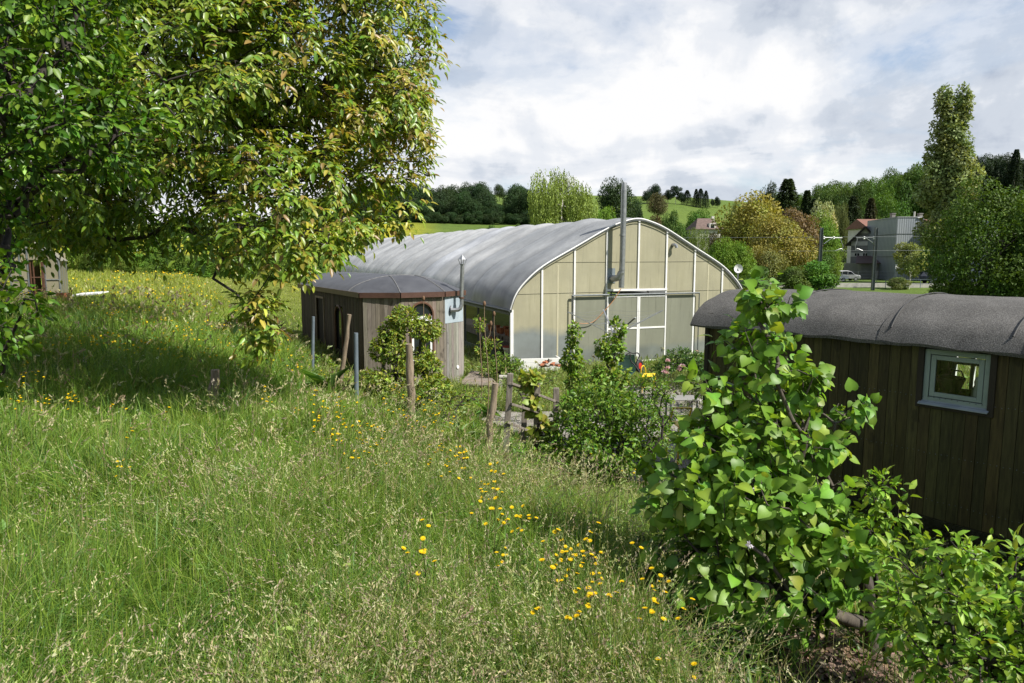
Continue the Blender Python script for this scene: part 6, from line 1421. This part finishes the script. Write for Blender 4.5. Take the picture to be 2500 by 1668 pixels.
# leaf litter under the linden
n = 2600; x = rng.normal(1.95, .6, n); y = rng.normal(3.75, .5, n); pos = np.stack([x, y, H(x, y) + .015 + .02 * rng.random(n)], 1); d = rdir(n); d[:, 2] *= .2
tag(tri_mesh('leaf_litter', *leaves(pos, d, nrmz(rdir(n) * .35 + np.array([0, 0, 1.])), .06 * (.6 + .7 * rng.random(n)), .04, palette(n, [(.16, .11, .075), (.24, .17, .12), (.10, .07, .05), (.30, .22, .17)], .18), OVATE), M['petal']), 'dry brown leaf litter on the bare earth under the linden', 'leaf litter', None, 'stuff')
# ------------------------------------------------------------------ meadow grass
def in_poly(poly, px, py):
    c = np.zeros(px.shape, bool); n = len(poly)
    for i in range(n):
        (ax, ay), (bx, by) = poly[i], poly[(i + 1) % n]; c ^= ((ay > py) != (by > py)) & (px < (bx - ax) * (py - ay) / (by - ay + 1e-12) + ax)
    return c
_t, _b = np.array([.93, .3665]), np.array([-.3665, .93])
def _rect(o, t, b, a0, a1, b0, b1): o = np.array(o); return [tuple(o + t * a + b * q) for a, q in ((a0, b0), (a1, b0), (a1, b1), (a0, b1))]
GH_POLY = _rect((4.05, 22.0), _t, _b, -4.4, 4.4, -.02, 40); BW_POLY = [(-3.67, 16.8), (-2.75, 16.75), (-1.75, 17.4), (-1.35, 18.2), (-4.6, 24.2), (-7.0, 22.9)]
_c = P(1728, 790, 10); DW_POLY = _rect((_c[0], _c[1]), np.array([.6, -.8]), np.array([.8, .6]), .1, 7.2, .15, 2.2)
DECK = [(-1.3, 17), (-.3, 16.9), (-.72, 18.9), (-1.15, 19)]
FENCE_X, FENCE_Y = np.array([3., 6, 8, 9, 11.5, 13.5, 15, 17, 60]), np.array([3.4, 1.9, .15, -1.2, -2.5, -3.2, -4.3, -5, -30.])
def meadow_height(x, y):
    """tall hay left of the old fence line, short garden grass right of it"""
    fx = np.interp(y, FENCE_X, FENCE_Y); k = np.clip((fx + .35 - x) / .7, 0, 1)
    gd = np.clip((y - 12.5) / 2, 0, 1) * (y < 24); h = .14 + .18 * gd * (.5 + fbm(x, y, 1.5, 71)) + k * (.225 - .08 * gd + .10 * fbm(x, y, 2.2, 21))
    h *= np.clip(.55 + .75 * fbm(x, y, .8, 5), .5, 1.15)
    return np.where(y > 28, h * .8, h), k
def grass_points(N, rmin, rmax, half=.80):
    u = rng.random(N); r = rmin * (rmax / rmin) ** u; a = rng.uniform(-half, half, N); x, y = r * np.sin(a), r * np.cos(a)
    cl = .035 * r ** .5; x += rng.normal(0, 1, N) * cl * .3; y += rng.normal(0, 1, N) * cl * .3
    dens = fbm(x, y, 1.1, 17); keep = rng.random(N) < .45 + 1.0 * dens
    keep &= y > 1.2
    for pl in (GH_POLY, BW_POLY, DW_POLY, DECK): keep &= ~in_poly(pl, x, y)
    g = in_poly(GRAVEL, x, y); keep &= ~(g & (rng.random(N) < .955))
    bare = np.hypot((x - 1.95) / 1.2, (y - 3.7) / 1.1) < .85 + .35 * vnoise(x, y, .3, 3); keep &= ~(bare & (rng.random(N) < .965))
    return x[keep], y[keep], r[keep]
GREEN = np.array([(.135, .26, .034), (.175, .295, .038), (.22, .325, .048), (.10, .22, .045), (.28, .35, .065)])
def blades(x, y, r, h, w, lean, col):
    n = len(x); z = H(x, y) - .01; a = rng.random(n) * 6.28; f = rng.random(n) * 6.28
    pa = 6.28 * fbm(x, y, 1.3, 81) * 1.6; ld = np.stack([np.cos(a) + .42 * np.cos(pa) + .15, np.sin(a) + .42 * np.sin(pa) - .1], 1); ld /= np.linalg.norm(ld, axis=1, keepdims=True); side = np.stack([np.cos(f), np.sin(f)], 1)
    ts = np.array([0, .38, .72, 1.0]); ws = np.array([.8, 1, .7, 0]); vs = []
    for t, k in zip(ts, ws):
        off = ld * (lean * h * t ** 1.8)[:, None]; zz = z + h * (t - .38 * lean * t * t)
        c = np.stack([x + off[:, 0], y + off[:, 1], zz], 1); s3 = np.stack([side[:, 0], side[:, 1], 0 * x], 1) * (w * .5 * k)[:, None]
        vs += [c - s3, c + s3] if k else [c]
    V = np.stack(vs, 1).reshape(-1, 3); t = np.array([(0, 1, 3), (0, 3, 2), (2, 3, 5), (2, 5, 4), (4, 5, 6)])
    T = (t[None] + (np.arange(n) * 7)[:, None, None]).reshape(-1, 3); return V, T, np.repeat(col, 7, axis=0)
def gcol(x, y, n, k, dry=0.0):
    b = fbm(x, y, 3.5, 33); c2 = fbm(x, y, 1.2, 44); i = np.clip((b * 3.2 + rng.normal(0, 1.0, n) + .2).astype(int), 0, 4); c = GREEN[i] * (1 + rng.normal(0, .14, (n, 1)))
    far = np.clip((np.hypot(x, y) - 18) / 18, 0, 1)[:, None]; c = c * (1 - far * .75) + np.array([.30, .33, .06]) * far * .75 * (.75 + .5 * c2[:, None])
    gd = (np.clip((y - 12.5) / 2, 0, 1) * (y < 24) * (1 - k))[:, None]; c = c * (1 - .55 * gd) + np.array([.30, .32, .12]) * .55 * gd
    straw = rng.random(n) < np.clip(.06 + dry + .22 * (c2 - .45) + .16 * np.clip((x + 1.2) / 2.5, 0, 1) * (y < 9), 0, .5); c[straw] = palette(int(straw.sum()), [(.40, .36, .17), (.33, .31, .13), (.46, .41, .23)], .12); return np.clip(c, .005, .8)
def make_grass():
    parts = []
    x, y, r = grass_points(520000, 1.6, 72); mh, k = meadow_height(x, y); n = len(x)
    h = mh * (.55 + .75 * rng.random(n)) * np.where(r < 3, .8, 1); w = .0046 * np.maximum(1, r / 5) * (.5 + 1.0 * rng.random(n) ** 1.5)
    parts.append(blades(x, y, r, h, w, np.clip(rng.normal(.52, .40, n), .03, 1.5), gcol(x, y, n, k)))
    # arching tufts of long blades
    x, y, r = grass_points(5200, 1.8, 22); mh, k = meadow_height(x, y); sel = rng.random(len(x)) < (.15 + .85 * k) * np.clip(.15 + 1.1 * fbm(x, y, 2.4, 91), 0, 1); x, y, r, mh = x[sel], y[sel], r[sel], mh[sel]
    m = 20; i = np.repeat(np.arange(len(x)), m); n = len(i); tc = palette(len(x), [(.13, .23, .042), (.17, .27, .042), (.22, .30, .05), (.10, .20, .05)], .12)[i] * (1 + rng.normal(0, .1, (n, 1)))
    rad = .05 * rng.random(n) ** .5; a = rng.random(n) * 6.28; parts.append(blades(x[i] + rad * np.cos(a), y[i] + rad * np.sin(a), r[i], (mh[i] * 1.15 + .10) * (.6 + .6 * rng.random(n)), .0065 * np.maximum(1, r[i] / 6) * (.6 + .7 * rng.random(n)), np.clip(rng.normal(.75, .35, n), .1, 1.6), tc))
    # broader leaves low in the sward
    x, y, r = grass_points(45000, 1.6, 30); mh, k = meadow_height(x, y); n = len(x)
    parts.append(blades(x, y, r, mh * (.45 + .4 * rng.random(n)), .010 * np.maximum(1, r / 6) * (.6 + .6 * rng.random(n)), np.clip(rng.normal(.8, .4, n), .1, 1.5), gcol(x, y, n, k) * np.array([.85, .98, .9])))
    n = 42000; x, y, r = grass_points(n, 1.8, 26); n = len(x); mh, k = meadow_height(x, y); d = rdir(n); d[:, 2] = abs(d[:, 2]) * .4; pos = np.stack([x, y, H(x, y) + mh * (.12 + .6 * rng.random(n))], 1); L = .028 * np.maximum(1, r / 5) * (.6 + .8 * rng.random(n))
    parts.append(leaves(pos, d, nrmz(rdir(n) * .5 + np.array([0, 0, .8])), L, L * .5, palette(n, [(.11, .22, .028), (.15, .26, .036), (.19, .27, .06), (.38, .43, .26)], .16, [.42, .32, .16, .10]), RHOMB))
    # patches of broad-leaved weeds
    x, y, r = grass_points(26000, 1.7, 18); mh, k = meadow_height(x, y); sel = rng.random(len(x)) < np.clip(2.6 * fbm(x, y, .9, 101) - 1.15, .02, 1); x, y, r, mh = x[sel], y[sel], r[sel], mh[sel]; n = len(x); d = rdir(n); d[:, 2] = abs(d[:, 2]) * .7 + .1
    pos = np.stack([x, y, H(x, y) + mh * (.25 + .55 * rng.random(n))], 1); L = .055 * np.maximum(1, r / 8) * (.5 + 1.0 * rng.random(n)); parts.append(leaves(pos, d, nrmz(rdir(n) * .4 + np.array([0, 0, .9])), L, L * .42, palette(n, [(.14, .26, .035), (.20, .31, .045), (.10, .20, .04), (.26, .32, .09)], .14), OVATE))
    tag(tri_mesh('meadow_grass', *join(parts), M['grass']), 'tall green hay meadow grass with clover and herbs', 'grass', None, 'stuff')
    # seed heads: stalk with a loose panicle
    x, y, r = grass_points(31000, 2.0, 34); mh, k = meadow_height(x, y); pick = rng.random(len(x)) < np.clip((.08 + .92 * k) * np.clip(1.9 * fbm(x, y, 1.6, 51) - .52 + .36 * np.clip((x + 1.5) / 2, -1, 1), .03, 1), 0, 1); x, y, r, mh, k = x[pick], y[pick], r[pick], mh[pick], k[pick]; n = len(x)
    h = (mh + .05) * (1.15 + .55 * rng.random(n)); lean = np.clip(rng.normal(.45, .25, n), .05, 1.0); w = .0023 * np.maximum(1, r / 3.5)
    stc = palette(n, [(.30, .32, .12), (.36, .33, .17), (.22, .29, .08)], .12); V, T, c = blades(x, y, r, h, w, lean, stc); tip = V.reshape(n, 7, 3)[:, 6]; pre = V.reshape(n, 7, 3)[:, 4:6].mean(1)
    ax = nrmz(tip - pre); m = 11; tt = np.tile(np.linspace(-.12, 1.0, m), n); i = np.repeat(np.arange(n), m); kind = rng.random(n); pl = (.07 + .07 * rng.random(n)) * np.where(kind < .4, .8, 1.15); spread = np.where(kind < .4, .10, .42)
    bend = np.array([.35, -.1, -.35]); p = tip[i] + ax[i] * (pl[i] * (tt - .55))[:, None] + bend * (pl[i] * .35 * np.clip(tt, 0, 1) ** 2)[:, None] + rdir(n * m) * (pl[i] * spread[i] * (1.05 - np.clip(tt, 0, 1)) * rng.random(n * m))[:, None]
    sc_ = np.maximum(1, r / 4.5)[i]; L = .0175 * sc_ * (.7 + .6 * rng.random(n * m)); hc = palette(n, [(.44, .42, .22), (.38, .34, .21), (.33, .38, .14), (.50, .48, .28), (.32, .25, .18)], .12)[i]
    tag(tri_mesh('grass_seed_heads', *join([(V, T, c), leaves(p, nrmz(ax[i] + rdir(n * m) * .5), rdir(n * m), L, L * .34, hc, RHOMB)]), M['grass']), 'pale straw coloured grass seed heads standing above the meadow', 'grass', None, 'stuff')
    # tiny white bedstraw and buttercup specks far out
    n = 9000; x, y, r = grass_points(n, 14, 60); n = len(x); sel = (x < np.interp(y, FENCE_X, FENCE_Y)) & (fbm(x, y, 5, 61) > .46); x, y, r = x[sel], y[sel], r[sel]; n = len(x); mh, k = meadow_height(x, y); pos = np.stack([x, y, H(x, y) + mh * 1.0], 1)
    tag(tri_mesh('meadow_blossom', *leaves(pos, rdir(n), nrmz(rdir(n) * .4 + np.array([0, -.3, 1.])), .05 * np.maximum(1, r / 22), .05 * np.maximum(1, r / 22), palette(n, [(.62, .42, .01), (.60, .46, .02)], .1), RHOMB), M['petal']), 'yellow specks of blossom over the far left meadow', 'wildflowers', None, 'stuff')
make_grass()

# ------------------------------------------------------------------ yellow hawkweed: every plant its own object
def flower_mesh(seed, nst, big=1.0):
    r_ = random.Random(seed); st = MB(); hd = []
    P_, D_, N_, L_, c_ = [], [], [], [], []
    for k in range(nst):
        top = np.array([r_.uniform(-.10, .10), r_.uniform(-.10, .10), r_.uniform(.40, .58)]); st.tube([(0, 0, -.06), top * .55 + np.array([0.01, 0, .03]), top], .0022, 4, cap=False)
        nh = r_.choice((1, 1, 2, 3))
        for j in range(nh):
            q = top + np.array([r_.uniform(-.035, .035), r_.uniform(-.035, .035), r_.uniform(-.01, .04)]) * (nh > 1)
            if nh > 1: st.tube([top - np.array([0, 0, .02]), q], .0018, 4, cap=False)
            up = unit((r_.uniform(-.4, .4), r_.uniform(-.7, .1), 1)); x = unit(np.cross(up, (0, 1, .2))); y = np.cross(up, x)
            for ring, (m, ln, lift) in enumerate(((13, .019, .25), (9, .012, .7))):
                for i in range(m):
                    a = 2 * math.pi * i / m + ring * .2; d = x * math.cos(a) + y * math.sin(a) + up * lift
                    P_.append(q); D_.append(d); N_.append(up); L_.append(ln * big * .74); c_.append((.80, .56 + .06 * r_.random(), .012))
            st.tube([q - up * .012, q], .005, 5, cap=False)
    for k in range(5):
        a = r_.uniform(0, 6.28); P_.append((0, 0, .02)); D_.append((math.cos(a), math.sin(a), .5)); N_.append((0, 0, 1)); L_.append(.09); c_.append((.085, .15, .03))
    Pn, Dn, Nn, Ln, cn = map(np.array, (P_, D_, N_, L_, c_)); pet = leaves(Pn, Dn, Nn, Ln, np.where(Ln > .05, Ln * .25, Ln * .40), cn, RHOMB)
    st.col = (.10, .16, .03); sv = np.array(st.v); tf = [t for f in st.f for t in ((f[0], f[1], f[2]), (f[0], f[2], f[3]))]
    return mesh_only(*join([pet, (sv, np.array(tf), np.tile(np.array([[.11, .16, .035]]), (len(sv), 1)))]), M['petal'], 'hawkweed')
FM = [flower_mesh(k, n) for k, n in enumerate((1, 2, 2, 3, 3, 4))]
spots = []
fr_ = random.Random(9)
def cluster(u, v, su, sv, n, off=.47):
    for _ in range(n): spots.append((fr_.gauss(u, su), fr_.gauss(v, sv), off))
cluster(870, 1075, 38, 28, 20); cluster(1010, 1040, 40, 22, 10); cluster(1110, 1120, 28, 22, 14); cluster(1060, 1010, 22, 16, 6); cluster(1400, 1395, 26, 20, 10); cluster(1440, 1430, 24, 30, 3); cluster(1590, 1440, 10, 16, 3); cluster(1620, 1530, 22, 8, 4); cluster(1360, 1570, 10, 10, 2)
cluster(1195, 1215, 10, 30, 6); cluster(1190, 1280, 12, 16, 3); cluster(1290, 1315, 14, 10, 3); cluster(60, 930, 24, 20, 6); cluster(100, 980, 40, 12, 8); cluster(165, 985, 8, 4, 2); cluster(805, 985, 20, 8, 4); cluster(760, 1010, 14, 6, 4); cluster(640, 975, 12, 6, 2); cluster(280, 1040, 40, 10, 3); cluster(330, 1110, 40, 20, 2); cluster(1500, 1115, 26, 8, 8); cluster(1540, 1135, 14, 10, 5); cluster(1480, 1500, 50, 30, 2); cluster(1060, 1390, 20, 10, 2); cluster(1250, 1330, 30, 20, 2); cluster(980, 960, 16, 10, 4); cluster(280, 800, 40, 22, 8); cluster(1720, 1610, 40, 16, 2)
for u, v, off in spots:
    g = G(u, min(v, 1640), off); o = bpy.data.objects.new('hawkweed_flower', FM[fr_.randrange(len(FM))]); C.objects.link(o)
    s_ = fr_.uniform(.9, 1.25) * max(1, np.hypot(g[0], g[1]) / 11) ** .4; o.location = tuple(g); o.scale = (s_, s_, s_ * fr_.uniform(.9, 1.1)); o.rotation_euler = (0, 0, fr_.uniform(-.8, .8)); tag(o, 'yellow hawkweed flower on a thin stem standing in the meadow grass', 'wildflower', 'yellow hawkweed flowers in the meadow')
